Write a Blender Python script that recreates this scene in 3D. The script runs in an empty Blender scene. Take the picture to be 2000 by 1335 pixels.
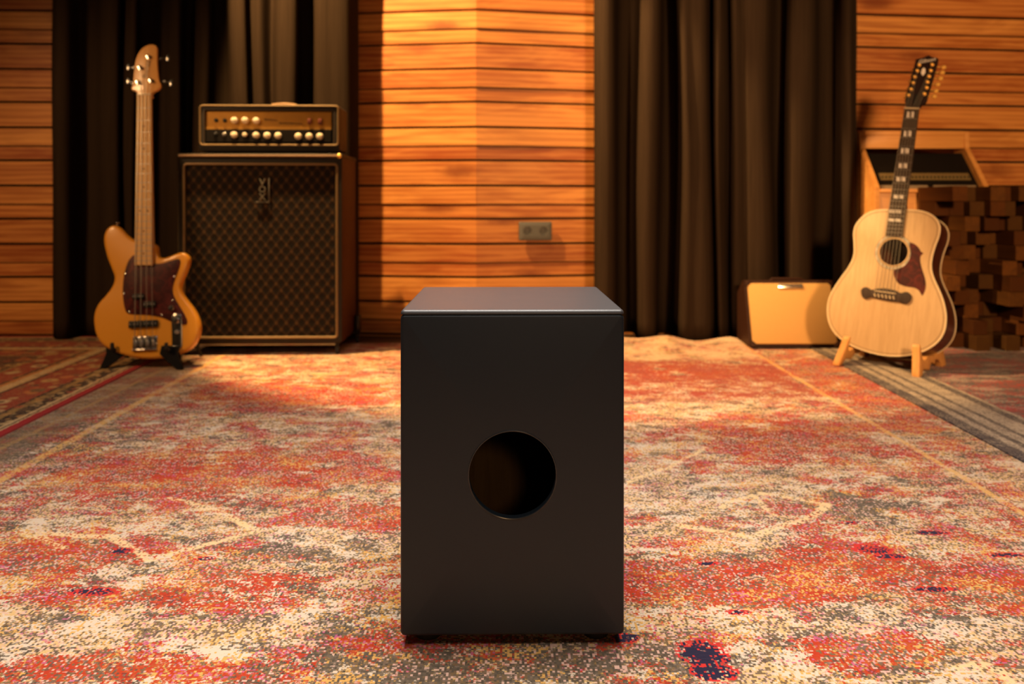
import bpy, bmesh, math, random
from mathutils import Vector, Matrix
random.seed(7)
SC = bpy.context.scene
COL = SC.collection
PI = math.pi
F, CAMH, HY = 1519.0, 0.59, 402.0      # focal length in px of the 2000 px frame, eye height, horizon row

# ------------------------------------------------------------------ node helpers
class NB:
    def __init__(s, name):
        s.m = bpy.data.materials.new(name); s.m.use_nodes = True
        s.t = s.m.node_tree; s.t.nodes.clear()
        s.out = s.t.nodes.new('ShaderNodeOutputMaterial')
        s.b = s.t.nodes.new('ShaderNodeBsdfPrincipled')
        s.t.links.new(s.b.outputs[0], s.out.inputs[0])
        s.tc = s.t.nodes.new('ShaderNodeTexCoord')
    def n(s, t, **k):
        q = s.t.nodes.new(t)
        for a, v in k.items(): setattr(q, a, v)
        return q
    def put(s, sock, v):
        if isinstance(v, bpy.types.NodeSocket): s.t.links.new(v, sock)
        elif isinstance(v, (tuple, list)) and sock.type == 'RGBA' and len(v) == 3: sock.default_value = (*v, 1)
        else: sock.default_value = v
    def ma(s, op, a, b=0.0, c=None, clamp=False):
        q = s.n('ShaderNodeMath', operation=op, use_clamp=clamp)
        s.put(q.inputs[0], a); s.put(q.inputs[1], b)
        if c is not None: s.put(q.inputs[2], c)
        return q.outputs[0]
    def add(s, a, b): return s.ma('ADD', a, b)
    def sub(s, a, b): return s.ma('SUBTRACT', a, b)
    def mul(s, a, b): return s.ma('MULTIPLY', a, b)
    def obj(s): return s.tc.outputs['Object']
    def xyz(s, v=None):
        q = s.n('ShaderNodeSeparateXYZ'); s.put(q.inputs[0], v or s.obj()); return q.outputs
    def vec(s, x, y, z=0.0):
        q = s.n('ShaderNodeCombineXYZ')
        s.put(q.inputs[0], x); s.put(q.inputs[1], y); s.put(q.inputs[2], z); return q.outputs[0]
    def scale(s, v, sc, off=(0, 0, 0)):
        q = s.n('ShaderNodeMapping'); s.put(q.inputs[0], v)
        q.inputs['Scale'].default_value = sc; s.put(q.inputs['Location'], off); return q.outputs[0]
    def noise(s, v, sc, det=2.0, rough=.5, dist=0.0, col=False):
        q = s.n('ShaderNodeTexNoise'); s.put(q.inputs['Vector'], v)
        q.inputs['Scale'].default_value = sc; q.inputs['Detail'].default_value = det
        q.inputs['Roughness'].default_value = rough; q.inputs['Distortion'].default_value = dist
        return q.outputs['Color' if col else 'Fac']
    def white(s, v):
        q = s.n('ShaderNodeTexWhiteNoise', noise_dimensions='3D'); s.put(q.inputs['Vector'], v); return q.outputs['Value']
    def ss(s, x, lo, hi, a=0.0, b=1.0):
        q = s.n('ShaderNodeMapRange', interpolation_type='SMOOTHSTEP')
        s.put(q.inputs[0], x); s.put(q.inputs[1], lo); s.put(q.inputs[2], hi)
        q.inputs[3].default_value = a; q.inputs[4].default_value = b; return q.outputs[0]
    def mix(s, f, a, b):
        q = s.n('ShaderNodeMix', data_type='RGBA')
        s.put(q.inputs[0], f); s.put(q.inputs[6], a); s.put(q.inputs[7], b); return q.outputs[2]
    def ramp(s, f, stops, interp='LINEAR'):
        q = s.n('ShaderNodeValToRGB'); s.put(q.inputs[0], f); e = q.color_ramp.elements
        q.color_ramp.interpolation = interp
        while len(e) < len(stops): e.new(0.5)
        for i, (p, c) in enumerate(stops): e[i].position = p; e[i].color = (*c, 1)
        return q.outputs[0]
    def bump(s, h, strength=.3, dist=.002):
        q = s.n('ShaderNodeBump'); s.put(q.inputs['Height'], h)
        q.inputs['Strength'].default_value = strength; q.inputs['Distance'].default_value = dist
        s.t.links.new(q.outputs[0], s.b.inputs['Normal'])
    def fin(s, col=None, rough=None, metal=None, spec=None, coat=None, coat_rough=.1, sheen=None):
        for k, v in (('Base Color', col), ('Roughness', rough), ('Metallic', metal), ('Specular IOR Level', spec),
                     ('Coat Weight', coat), ('Sheen Weight', sheen)):
            if v is not None: s.put(s.b.inputs[k], v)
        if coat is not None: s.b.inputs['Coat Roughness'].default_value = coat_rough
        return s.m

def plain(name, c, rough=.5, metal=0.0, spec=.5, var=.12, sc=30, coat=None, bump=0.0, sheen=None):
    """solid colour with a fine procedural variation of its own"""
    b = NB(name)
    n = b.noise(b.obj(), sc, 3)
    lo = tuple(x * (1 - var) for x in c); hi = tuple(min(1, x * (1 + var)) for x in c)
    if bump: b.bump(b.noise(b.obj(), sc * 8, 2), bump, .001)
    return b.fin(b.mix(n, lo, hi), rough, metal, spec, coat, sheen=sheen)

def wood(name, dark, light, axis=0, sc=1.0, rough=.45, coat=None, spec=.5):
    b = NB(name)
    s = [22 * sc] * 3; s[axis] = 1.6 * sc
    v = b.scale(b.obj(), tuple(s))
    g = b.noise(v, 1.6, 6, .6, .6)
    f = b.noise(v, 7, 3, .6)
    k = b.ss(b.add(b.mul(g, .7), b.mul(f, .3)), .3, .7)
    return b.fin(b.mix(k, dark, light), rough, 0, spec, coat)

# ------------------------------------------------------------------ mesh helpers
def mk(name, bm, mat, parent=None, smooth=40, M=None):
    me = bpy.data.meshes.new(name)
    bmesh.ops.recalc_face_normals(bm, faces=bm.faces[:])
    bm.to_mesh(me); bm.free()
    if smooth:
        me.shade_smooth(); me.set_sharp_from_angle(angle=math.radians(smooth))
    for m in (mat if isinstance(mat, (list, tuple)) else [mat]): me.materials.append(m)
    o = bpy.data.objects.new(name, me); COL.objects.link(o)
    if parent: o.parent = parent
    if M is not None: o.matrix_local = M
    return o
def empty(name, M):
    o = bpy.data.objects.new(name, None); COL.objects.link(o); o.matrix_world = M
    o.empty_display_size = .1
    return o
def tag(o, label=None, cat=None, group=None, kind=None):
    if label: o['label'] = label
    if cat: o['category'] = cat
    if group: o['group'] = group
    if kind: o['kind'] = kind
    return o
def nb(): return bmesh.new()
def merge(bm, t):
    me = bpy.data.meshes.new('tmp'); t.to_mesh(me); t.free(); bm.from_mesh(me); bpy.data.meshes.remove(me); return bm
def box(bm, c, s, r=0.0, seg=2, M=None):
    t = nb(); bmesh.ops.create_cube(t, size=1.0)
    for v in t.verts: v.co = Vector((v.co.x * s[0], v.co.y * s[1], v.co.z * s[2]))
    if r: bmesh.ops.bevel(t, geom=t.edges[:], offset=min(r, min(s) * .49), segments=seg, profile=.5, affect='EDGES')
    X = Matrix.Translation(c) @ (M if M is not None else Matrix())
    bmesh.ops.transform(t, matrix=X, verts=t.verts[:])
    return merge(bm, t)
def tube(bm, pts, r, n=8, closed=False, caps=True):
    pts = [Vector(p) for p in pts]; k = len(pts)
    rad = r if isinstance(r, (list, tuple)) else [r] * k
    rings = []; prev = None
    for i, p in enumerate(pts):
        a = pts[(i - 1) % k] if (closed or i > 0) else p
        b = pts[(i + 1) % k] if (closed or i < k - 1) else p
        d = (b - a).normalized()
        if prev is None:
            h = Vector((0, 0, 1)) if abs(d.z) < .9 else Vector((1, 0, 0))
            u = d.cross(h).normalized()
        else: u = (prev - d * prev.dot(d)).normalized()
        prev = u; w = d.cross(u)
        rings.append([bm.verts.new(p + (u * math.cos(2 * PI * j / n) + w * math.sin(2 * PI * j / n)) * rad[i]) for j in range(n)])
    for i in range(k if closed else k - 1):
        A, B = rings[i], rings[(i + 1) % k]
        for j in range(n): bm.faces.new((A[j], A[(j + 1) % n], B[(j + 1) % n], B[j]))
    if caps and not closed: bm.faces.new(rings[0]); bm.faces.new(rings[-1][::-1])
    return bm
def lathe(bm, prof, n=24, M=None):
    """profile of (radius, z) from bottom to top"""
    t = nb(); rings = []
    for r, z in prof:
        rings.append([t.verts.new((max(r, 1e-5) * math.cos(2 * PI * j / n), max(r, 1e-5) * math.sin(2 * PI * j / n), z)) for j in range(n)])
    for A, B in zip(rings, rings[1:]):
        for j in range(n): t.faces.new((A[j], A[(j + 1) % n], B[(j + 1) % n], B[j]))
    t.faces.new(rings[0][::-1]); t.faces.new(rings[-1])
    if M is not None: bmesh.ops.transform(t, matrix=M, verts=t.verts[:])
    return merge(bm, t)
def smooth_loop(P, per=5):
    """closed Catmull-Rom through the points"""
    out = []; k = len(P)
    for i in range(k):
        a, b, c, d = (Vector(P[(i + j) % k]) for j in (-1, 0, 1, 2))
        for q in range(per):
            t = q / per
            out.append(.5 * ((2 * b) + (-a + c) * t + (2 * a - 5 * b + 4 * c - d) * t * t + (-a + 3 * b - 3 * c + d) * t ** 3))
    return out
def area2(P): return sum(P[i][0] * P[(i + 1) % len(P)][1] - P[(i + 1) % len(P)][0] * P[i][1] for i in range(len(P)))
def inset(P, d):
    k = len(P); out = []
    for i in range(k):
        a, b, c = Vector(P[i - 1][:2]), Vector(P[i][:2]), Vector(P[(i + 1) % k][:2])
        e1 = (b - a); e2 = (c - b)
        n1 = Vector((-e1.y, e1.x)).normalized() if e1.length else Vector((0, 0)); n2 = Vector((-e2.y, e2.x)).normalized() if e2.length else n1
        n = (n1 + n2)
        n = n.normalized() if n.length > 1e-6 else n1
        m = max(.5, n.dot(n1)); q = b + n * (d / m); out.append((q.x, q.y))
    return out
def solid(bm, P, z0, z1, r=0.0, seg=3, holes=(), r0=None, taper=0.0):
    """extrude the closed outline P from z0 to z1 with rounded rims; holes are outlines cut right through"""
    P = [(p[0], p[1]) for p in P]
    if area2(P) < 0: P = P[::-1]
    r0 = r if r0 is None else r0
    lev = []
    if r0:
        for i in range(seg + 1):
            a = PI / 2 * i / seg; lev.append((r0 * (1 - math.sin(a)), z0 + r0 * (1 - math.cos(a))))
    else: lev.append((0, z0))
    if r:
        for i in range(seg + 1):
            a = PI / 2 * i / seg; lev.append((r * (1 - math.cos(a)), z1 - r + r * math.sin(a)))
    else: lev.append((0, z1))
    rings = []
    for d, z in lev:
        Q = inset(P, d) if d > 1e-7 else P
        rings.append([bm.verts.new((x, y, z)) for x, y in Q])
    k = len(P)
    for A, B in zip(rings, rings[1:]):
        for j in range(k): bm.faces.new((A[j], A[(j + 1) % k], B[(j + 1) % k], B[j]))
    hr = []
    for h in holes:
        A = [bm.verts.new((x, y, z0)) for x, y in h]; B = [bm.verts.new((x, y, z1)) for x, y in h]
        for j in range(len(h)): bm.faces.new((A[j], A[(j + 1) % len(h)], B[(j + 1) % len(h)], B[j]))
        hr.append((A, B))
    def loop(R): return [bm.edges.get((R[j], R[(j + 1) % len(R)])) for j in range(len(R))]
    for ring, ix in ((rings[0], 0), (rings[-1], 1)):
        E = loop(ring)
        for h in hr: E += loop(h[ix])
        bmesh.ops.triangle_fill(bm, use_beauty=True, use_dissolve=False, edges=E, normal=(0, 0, 1))
    return bm
def circ(cx, cy, r, n=40, ry=None): return [(cx + r * math.cos(2 * PI * i / n), cy + (ry or r) * math.sin(2 * PI * i / n)) for i in range(n)]
def rrect(x0, y0, x1, y1, r, n=5):
    out = []
    for cx, cy, a0 in ((x1 - r, y1 - r, 0), (x0 + r, y1 - r, PI / 2), (x0 + r, y0 + r, PI), (x1 - r, y0 + r, 1.5 * PI)):
        out += [(cx + r * math.cos(a0 + PI / 2 * i / n), cy + r * math.sin(a0 + PI / 2 * i / n)) for i in range(n + 1)]
    return out
def text_bm(s, size, depth=.001, shear=0.0, spacing=1.0):
    cu = bpy.data.curves.new('t', 'FONT'); cu.body = s; cu.size = size; cu.extrude = depth / 2; cu.shear = shear
    cu.align_x = 'CENTER'; cu.align_y = 'CENTER'; cu.space_character = spacing; cu.resolution_u = 3
    o = bpy.data.objects.new('t', cu); COL.objects.link(o)
    bpy.context.view_layer.update()
    me = bpy.data.meshes.new_from_object(o.evaluated_get(bpy.context.evaluated_depsgraph_get()))
    bm = nb(); bm.from_mesh(me)
    bpy.data.objects.remove(o); bpy.data.curves.remove(cu); bpy.data.meshes.remove(me)
    return bm
FRONT = Matrix.Rotation(PI / 2, 4, 'X')      # puts an outline drawn in XY upright, facing -Y

# ------------------------------------------------------------------ camera
cd = bpy.data.cameras.new('camera'); cam = bpy.data.objects.new('camera', cd); COL.objects.link(cam)
cam.location = (0, 0, CAMH); cam.rotation_euler = (PI / 2, 0, 0)
cd.sensor_width = 36; cd.lens = F / 2000 * 36; cd.shift_y = -(667.5 - HY) / 2000
cd.clip_start = .05; cd.dof.use_dof = True; cd.dof.focus_distance = 1.05; cd.dof.aperture_fstop = 4.6; cd.dof.aperture_blades = 0
SC.camera = cam
vs = SC.view_settings
vs.view_transform = 'Standard'; vs.look = 'None'; vs.gamma = 1; vs.use_curve_mapping = False; vs.exposure = 0.0
def at(px, py, d):                            # the point a pixel of the photograph shows at distance d
    return Vector(((px - 1000) / F * d, d, CAMH + (HY - py) / F * d))
def frame(th, al, ro):
    t, a, r = (math.radians(q) for q in (th, al, ro))
    u = Vector((math.cos(t), -math.sin(t), 0)); n = Vector((-math.sin(t), -math.cos(t), 0)); z = Vector((0, 0, 1))
    v = z * math.cos(a) - n * math.sin(a); c = n * math.cos(a) + z * math.sin(a)
    return u * math.cos(r) - v * math.sin(r), v * math.cos(r) + u * math.sin(r), c
def unproj(px, py, P0, fr):
    d = Vector(((px - 1000) / F, 1, (HY - py) / F)); o = Vector((0, 0, CAMH))
    q = o + d * (((P0 - o).dot(fr[2])) / d.dot(fr[2])) - P0
    return (q.dot(fr[0]), q.dot(fr[1]))
def fmat(P0, fr):
    M = Matrix.Identity(4)
    for i in range(3):
        for j in range(3): M[j][i] = fr[i][j]
        M[i][3] = P0[i]
    return M
def centred(o):                                # keep an object's own origin near its mesh, without moving anything
    me = o.data; c = sum((v.co for v in me.vertices), Vector()) / max(1, len(me.vertices))
    me.transform(Matrix.Translation(-c)); o.matrix_local = o.matrix_local @ Matrix.Translation(c); return o

# ------------------------------------------------------------------ materials
def plank_mat():
    b = NB('cedar planks')
    g = b.n('ShaderNodeNewGeometry').outputs['Random Per Island']
    p = b.obj(); X = b.xyz(p)
    off = b.vec(b.mul(g, 37.0), b.mul(g, 11.0), b.mul(g, 23.0))
    q = b.n('ShaderNodeVectorMath', operation='ADD'); b.put(q.inputs[0], p); b.put(q.inputs[1], off); v = q.outputs[0]
    lg = b.noise(b.scale(v, (1.2, 1, 9)), 1.6, 4, .55, 1.6)
    fg = b.noise(b.scale(v, (2.2, 2, 90)), 2.2, 4, .6, .3)
    bands = b.n('ShaderNodeTexWave', wave_type='BANDS', bands_direction='Z'); b.put(bands.inputs[0], b.scale(v, (.55, 1, 9)))
    bands.inputs['Scale'].default_value = 1.4; bands.inputs['Distortion'].default_value = 7; bands.inputs['Detail'].default_value = 3; bands.inputs['Detail Scale'].default_value = .8
    tone = b.ramp(g, [(0, (0.3, 0.066, 0.0112)), (0.2, (0.54, 0.188, 0.0352)), (0.4, (0.4, 0.099, 0.0176)), (0.6, (0.66, 0.273, 0.06)), (0.8, (0.34, 0.075, 0.0144)), (1, (0.54, 0.179, 0.0336))])
    k = b.add(b.add(b.mul(lg, .72), b.mul(fg, .14)), b.mul(bands.outputs['Fac'], .14))
    c = b.mix(b.ss(k, .32, .68), b.mix(.48, tone, (.22, .045, .008)), b.mix(.34, tone, (.82, .40, .11)))
    vo = b.n('ShaderNodeTexVoronoi'); b.put(vo.inputs['Vector'], b.scale(v, (2.6, 1, 7.5))); vo.inputs['Scale'].default_value = 1.0
    kd = b.add(vo.outputs['Distance'], b.mul(b.sub(b.noise(v, 30, 2), .5), .1))
    has = b.ss(b.white(vo.outputs['Color']), .42, .46)
    c = b.mix(b.mul(b.ss(kd, .36, .06), b.mul(has, .8)), c, (.17, .036, .007))
    b.bump(k, .12, .002)
    return b.fin(c, .48, 0, .4)
M_PLANK = plank_mat()
M_REVEAL = plain('dark wall battens', (.012, .006, .004), .9)
M_FLOOR = wood('dark oak floor', (.03, .018, .01), (.07, .04, .022), 0)
M_PLASTER = plain('charcoal plaster', (.025, .022, .02), .9, var=.2, sc=6)
M_CEIL = plain('dark ceiling', (.022, .02, .018), .9, var=.2, sc=6)

def curtain_mat():
    b = NB('black wool curtain')
    X = b.xyz()
    w = b.noise(b.scale(b.obj(), (90, 90, 3)), 1.0, 3, .6)
    b.bump(b.noise(b.obj(), 500, 2), .25, .001)
    return b.fin(b.mix(w, (.020, .0130, .0085), (.040, .0255, .0165)), .95, 0, 0.0)
M_CURTAIN = curtain_mat()
def satin(name, c, rough, spec=.5):
    b = NB(name); n = b.noise(b.obj(), 220, 3); 
    b.bump(b.noise(b.obj(), 420, 2), .035, .0006)
    return b.fin(b.mix(n, tuple(x * .9 for x in c), c), b.add(rough - .03, b.mul(b.noise(b.obj(), 9, 3), .06)), 0, spec)
M_CAJON = satin('black satin lacquer', (.0115, .0168, .0225), .45, .42)
M_CAJON_IN = wood('raw birch ply inside', (.10, .055, .022), (.17, .10, .042), 2, rough=.7)
M_RUBBER = plain('black rubber', (.012, .012, .012), .75)
M_CHROME = plain('chrome', (.62, .60, .58), .18, 1.0, var=.05)
M_GOLDMET = plain('gold plated metal', (1.0, .58, .14), .34, .4, var=.05)
M_DARKCHR = plain('smoky chrome', (.16, .155, .15), .25, 1.0, var=.05)
M_BLACKMET = plain('black metal', (.015, .015, .016), .35, .6)
M_STEEL = plain('brushed nickel', (.36, .34, .32), .38, .9, var=.1)
M_BASSBODY = plain('mustard gloss lacquer', (.66, .285, .026), .3, 0, .5, var=.03, sc=6, coat=.6)
M_MAPLE = wood('light maple', (.56, .32, .125), (.68, .42, .18), 1, 1.0, .5, spec=.3)
M_MAPLEHEAD = wood('amber maple', (.62, .30, .085), (.72, .38, .115), 1, 1.0, .3, coat=.5)
def tortoise(name):
    b = NB(name); n = b.noise(b.obj(), 28, 4, .65, 1.5)
    return b.fin(b.ramp(n, [(0, (.012, .003, .003)), (.45, (.040, .006, .006)), (.7, (.115, .014, .010)), (1, (.16, .03, .014))]), .5, 0, .2)
M_TORT = tortoise('red tortoiseshell plastic')
M_BLACKPL = plain('black plastic', (.010, .010, .010), .45, spec=.25)
M_STRING = plain('wound string', (.38, .34, .28), .4, .9)
M_SPRUCE = wood('natural spruce', (.42, .268, .128), (.52, .345, .180), 1, 2.2, .55)
M_MAHOG = wood('dark red mahogany', (.045, .010, .006), (.11, .026, .012), 1, 1.4, .28, coat=.5)
M_ROSEW = wood('dark rosewood', (.028, .017, .013), (.058, .036, .027), 1, 2, .65, spec=.2)
M_EBONY = plain('dark headstock veneer', (.018, .007, .006), .5, spec=.25)
M_IVORY = plain('cream binding', (.70, .56, .36), .4)
def abalone():
    b = NB('abalone ring'); v = b.n('ShaderNodeTexVoronoi'); b.put(v.inputs['Vector'], b.obj()); v.inputs['Scale'].default_value = 220
    return b.fin(b.mix(b.white(v.outputs['Color']), (.25, .27, .22), (.62, .52, .42)), .25)
M_ABAL = abalone()
M_PEARL = plain('mother of pearl', (.80, .74, .70), .25, var=.15, sc=200)
M_BEECH = wood('honey beech', (.58, .26, .07), (.70, .35, .11), 2, 1.2, .5)
M_TOLEX = plain('black textured vinyl', (.020, .016, .013), .55, spec=.2, bump=.4, sc=60)
M_TOLEXR = plain('dark oxblood vinyl', (.050, .013, .005), .6, spec=.2, bump=.4, sc=60)
M_BRASSPIPE = plain('gold piping', (.24, .155, .07), .4, .3)
M_LEATHER = plain('dark brown leatherette', (.035, .012, .006), .55, spec=.2, bump=.4, sc=60)
M_GOLDPANEL = plain('brushed gold panel', (.55, .27, .045), .35, .45, var=.15)
M_PANELBLK = plain('black control panel', (.008, .006, .005), .5, spec=.12)
M_KNOB = plain('cream knob', (.80, .68, .50), .35)
M_INK = plain('dark printed ink', (.06, .03, .012), .6)
M_RED = plain('dark red rocker', (.12, .025, .012), .4)
M_PALE = plain('dull lettering', (.11, .095, .07), .5)
def grille():
    b = NB('diamond woven grille cloth'); X = b.xyz()
    u = b.mul(X[0], 1 / .0405); w = b.mul(X[2], 1 / .0515)
    a = b.ma('PINGPONG', b.add(u, w), .5); c = b.ma('PINGPONG', b.sub(u, w), .5)      # 0 on a strand, .5 between strands
    m = b.ma('MINIMUM', a, c)
    line = b.ss(m, .23, .10)
    cross = b.mul(b.ss(a, .26, .06), b.ss(c, .26, .06))
    vari = b.noise(b.obj(), 60, 2)
    base = b.mix(b.mul(line, .6), (.007, .0045, .003), b.mix(vari, (.024, .010, .0035), (.042, .019, .006)))
    col = b.mix(cross, base, b.mix(vari, (.075, .034, .010), (.066, .036, .012)))
    b.bump(b.add(line, b.mul(b.noise(b.obj(), 700, 2), .3)), .4, .002)
    return b.fin(col, .85, 0, .2)
M_GRILLE = grille()
def cloth(name, a, c):
    b = NB(name); X = b.xyz()
    w = b.n('ShaderNodeTexWave', wave_type='BANDS', bands_direction='Z'); b.put(w.inputs[0], b.obj()); w.inputs['Scale'].default_value = 60; w.inputs['Distortion'].default_value = .6
    n = b.noise(b.obj(), 320, 2)
    return b.fin(b.mix(b.add(b.mul(w.outputs['Fac'], .5), b.mul(n, .5)), a, c), .8, 0, .2)
M_WHEAT = cloth('wheat grille cloth', (.50, .27, .085), (.70, .42, .15))
M_CONSOLE = wood('honey pine', (.56, .235, .055), (.70, .335, .095), 0, .8, .45)
M_BLOCKS = None
def block_mat():
    b = NB('reclaimed timber block')
    oi = b.n('ShaderNodeObjectInfo').outputs['Random']
    v = b.scale(b.obj(), (30, 3, 30)); g = b.noise(v, 1.5, 4, .6, .5)
    tone = b.ramp(oi, [(0, (.045, .013, .003)), (.35, (.10, .033, .007)), (.7, (.065, .029, .007)), (1, (.135, .048, .010))])
    return b.fin(b.mix(b.ss(g, .3, .7), b.mix(.5, tone, (.05, .02, .008)), tone), .75, 0, .08)
M_BLOCKS = block_mat()
M_SOCKET = plain('anthracite grey plastic', (.105, .105, .098), .4, .2, var=.06)

# ------------------------------------------------------------------ rugs
def seg(b, x, y, A, B, w, soft=.35):
    """mask of a drawn line from A to B, w wide"""
    ax, ay = A; dx, dy = B[0] - ax, B[1] - ay; L2 = dx * dx + dy * dy
    px = b.sub(x, ax); py = b.sub(y, ay)
    t = b.ma('MULTIPLY', b.add(b.mul(px, dx), b.mul(py, dy)), 1 / L2, clamp=True)
    ex = b.sub(px, b.mul(t, dx)); ey = b.sub(py, b.mul(t, dy))
    d = b.ma('SQRT', b.add(b.mul(ex, ex), b.mul(ey, ey)))
    return b.ss(d, w / 2 * (1 + soft), w / 2 * (1 - soft))
def blob(b, x, y, c, r):
    ex = b.mul(b.sub(x, c[0]), 1 / r[0]); ey = b.mul(b.sub(y, c[1]), 1 / r[1])
    d = b.ma('SQRT', b.add(b.mul(ex, ex), b.mul(ey, ey))); return b.ss(d, 1.0, .25)
def fl(px, py):                                # floor point under a pixel
    d = CAMH * F / (py - HY); return ((px - 1000) / F * d, d)
def msum(b, L):
    r = L[0]
    for q in L[1:]: r = b.ma('MAXIMUM', r, q)
    return r
def rug_base(b):
    P = b.obj(); X = b.xyz(P)
    # tufts: a little cell grid, each cell with its own random value
    sx = b.ma('FLOOR', b.mul(X[0], 1 / .0032)); sy = b.ma('FLOOR', b.mul(X[1], 1 / .0038))
    t1 = b.white(b.vec(sx, sy, 1.0)); t2 = b.white(b.vec(sx, sy, 7.0)); t3 = b.white(b.vec(sx, sy, 13.0))
    wob = b.noise(P, 14, 2, col=True)
    q = b.n('ShaderNodeVectorMath', operation='MULTIPLY_ADD'); b.put(q.inputs[0], wob); q.inputs[1].default_value = (.03, .03, 0); b.put(q.inputs[2], P)
    W = b.xyz(q.outputs[0])
    return P, X, W, t1, t2, t3
def main_rug_mat():
    b = NB('distressed multicolour rug pile')
    P, X, W, t1, t2, t3 = rug_base(b)
    A = b.scale(P, (1, 1.5, 1))
    n1 = b.noise(A, 7, 9, .76); n2 = b.noise(b.scale(P, (1, 1.35, 1), (5, 3, 0)), 8, 9, .78)
    n3 = b.noise(b.scale(P, (1, 1.5, 1), (11, 7, 0)), 11, 9, .78); n4 = b.noise(b.scale(P, (1, 1.3, 1), (2, 17, 0)), 8, 9, .77)
    st = b.noise(b.scale(P, (14, 70, 1), (3, 1, 0)), 1.0, 3, .6)         # weft streaks
    d1 = b.sub(t1, .5); d2 = b.sub(t2, .5); d3 = b.sub(t3, .5)
    def dith(n, bias, d, thr, amp=.10, soft=.012):
        v = b.add(b.add(n, bias), b.add(b.mul(d, amp), b.mul(b.sub(st, .5), .16)))
        return b.ss(v, thr - soft, thr + soft)
    gx, gy = X[0], X[1]
    # cream ground, tan-yellow drifts
    cream = b.mix(dith(n4, 0.0, d2, .51), (.58, .455, .335), (.57, .36, .15))
    # grey brown worn patches; the first blob paints the drum's shade in front of it
    greyB = msum(b, [blob(b, gx, gy, fl(880, 1290), (.35, .16)), blob(b, gx, gy, fl(700, 1250), (.12, .07)), blob(b, gx, gy, fl(60, 870), (.3, .30)),
                     blob(b, gx, gy, fl(1660, 990), (.25, .10)), blob(b, gx, gy, fl(1230, 1290), (.12, .07)), blob(b, gx, gy, fl(560, 1080), (.18, .05))])
    g = dith(n3, b.mul(greyB, .10), d1, .52, .11)
    c = b.mix(g, cream, b.mix(t3, (.065, .048, .032), (.17, .125, .085)))
    # red and orange fields
    redB = msum(b, [blob(b, gx, gy, fl(1500, 1150), (.36, .16)), blob(b, gx, gy, fl(1850, 1150), (.30, .16)), blob(b, gx, gy, fl(80, 1090), (.26, .12)),
                    blob(b, gx, gy, fl(300, 1180), (.26, .07)), blob(b, gx, gy, fl(480, 1130), (.14, .05)), blob(b, gx, gy, fl(420, 920), (.55, .26)), blob(b, gx, gy, fl(1540, 850), (.34, .30)),
                    blob(b, gx, gy, fl(1380, 725), (.62, .22)), blob(b, gx, gy, fl(1640, 1090), (.2, .08)), blob(b, gx, gy, fl(560, 770), (.55, .28)), blob(b, gx, gy, fl(1720, 1270), (.16, .06)),
                    blob(b, gx, gy, fl(1650, 745), (.25, .8)), blob(b, gx, gy, fl(700, 1010), (.2, .10)), blob(b, gx, gy, fl(200, 1300), (.15, .05))])
    palB = msum(b, [blob(b, gx, gy, fl(120, 1220), (.30, .08)), blob(b, gx, gy, fl(600, 1050), (.14, .09)), blob(b, gx, gy, fl(450, 1230), (.25, .09)), blob(b, gx, gy, fl(1330, 960), (.22, .16)),
                    blob(b, gx, gy, fl(1330, 660), (.45, .12)), blob(b, gx, gy, fl(1680, 1210), (.40, .07)), blob(b, gx, gy, fl(1330, 790), (.25, .16)), blob(b, gx, gy, fl(1450, 1300), (.12, .05))])
    r = dith(n2, b.sub(b.mul(redB, .10), b.mul(palB, .11)), d3, .515, .10)
    redc = b.mix(dith(n1, 0.0, d2, .51, .2, .06), (.40, .034, .010), b.mix(t1, (.45, .090, .018), (.31, .042, .014)))
    redc = b.mix(dith(n3, -.01, d1, .56, .2, .04), redc, (.20, .032, .022))
    c = b.mix(r, c, redc)
    # yellow flecks, pink and magenta flecks, dark flecks
    c = b.mix(dith(n1, -.04, d1, .56, .36, .02), c, (.58, .31, .08))
    c = b.mix(b.mul(dith(n4, -.02, d3, .61, .36, .02), .9), c, (.58, .36, .28))
    c = b.mix(b.mul(dith(n2, -.045, d2, .68, .45, .01), .8), c, (.46, .10, .20))
    c = b.mix(b.mul(dith(n4, -.01, d1, .60, .36, .02), .85), c, (.085, .060, .040))
    # drawn cream outlines of a worn medallion pattern
    L = []
    w = b.xyz(b.vec(W[0], W[1], 0))
    def poly(pts, wd, close=True):
        Q = [fl(*p) for p in pts]
        for i in range(len(Q) if close else len(Q) - 1): L.append(seg(b, W[0], W[1], Q[i], Q[(i + 1) % len(Q)], wd))
    poly([(352, 966), (440, 990), (528, 1030), (320, 1085), (240, 1040), (75, 1032), (150, 1060)], .016, False)
    poly([(1500, 958), (1622, 978), (1590, 1008), (1470, 1040), (1340, 1018)], .018, False)
    poly([(1420, 985), (1480, 960), (1520, 1000)], .014, False)
    poly([(1880, 1290), (1920, 1280), (1975, 1300), (1990, 1330)], .02, False)
    poly([(1240, 935), (1330, 900), (1390, 870)], .014, False)
    lm = b.mul(msum(b, L), b.ss(b.add(n3, b.mul(d2, .3)), .43, .50))
    c = b.mix(b.mul(lm, .9), c, (.70, .48, .24))
    # straight border lines along both long sides; dark red border band and paler strip at the far end
    sd = b.ma('ABSOLUTE', b.sub(gx, .0)); 
    lineR = seg(b, gx, gy, (.985, .3), (.975, 3.5), .016); lineL = seg(b, gx, gy, (-1.06, .3), (-1.15, 3.3), .024); lineL2 = seg(b, gx, gy, (-1.215, .3), (-1.27, 3.3), .016)
    bl = b.mul(msum(b, [lineR, lineL, lineL2]), b.ss(b.add(n3, b.mul(d1, .3)), .40, .50))
    c = b.mix(b.mul(bl, .85), c, (.66, .37, .11))
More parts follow.
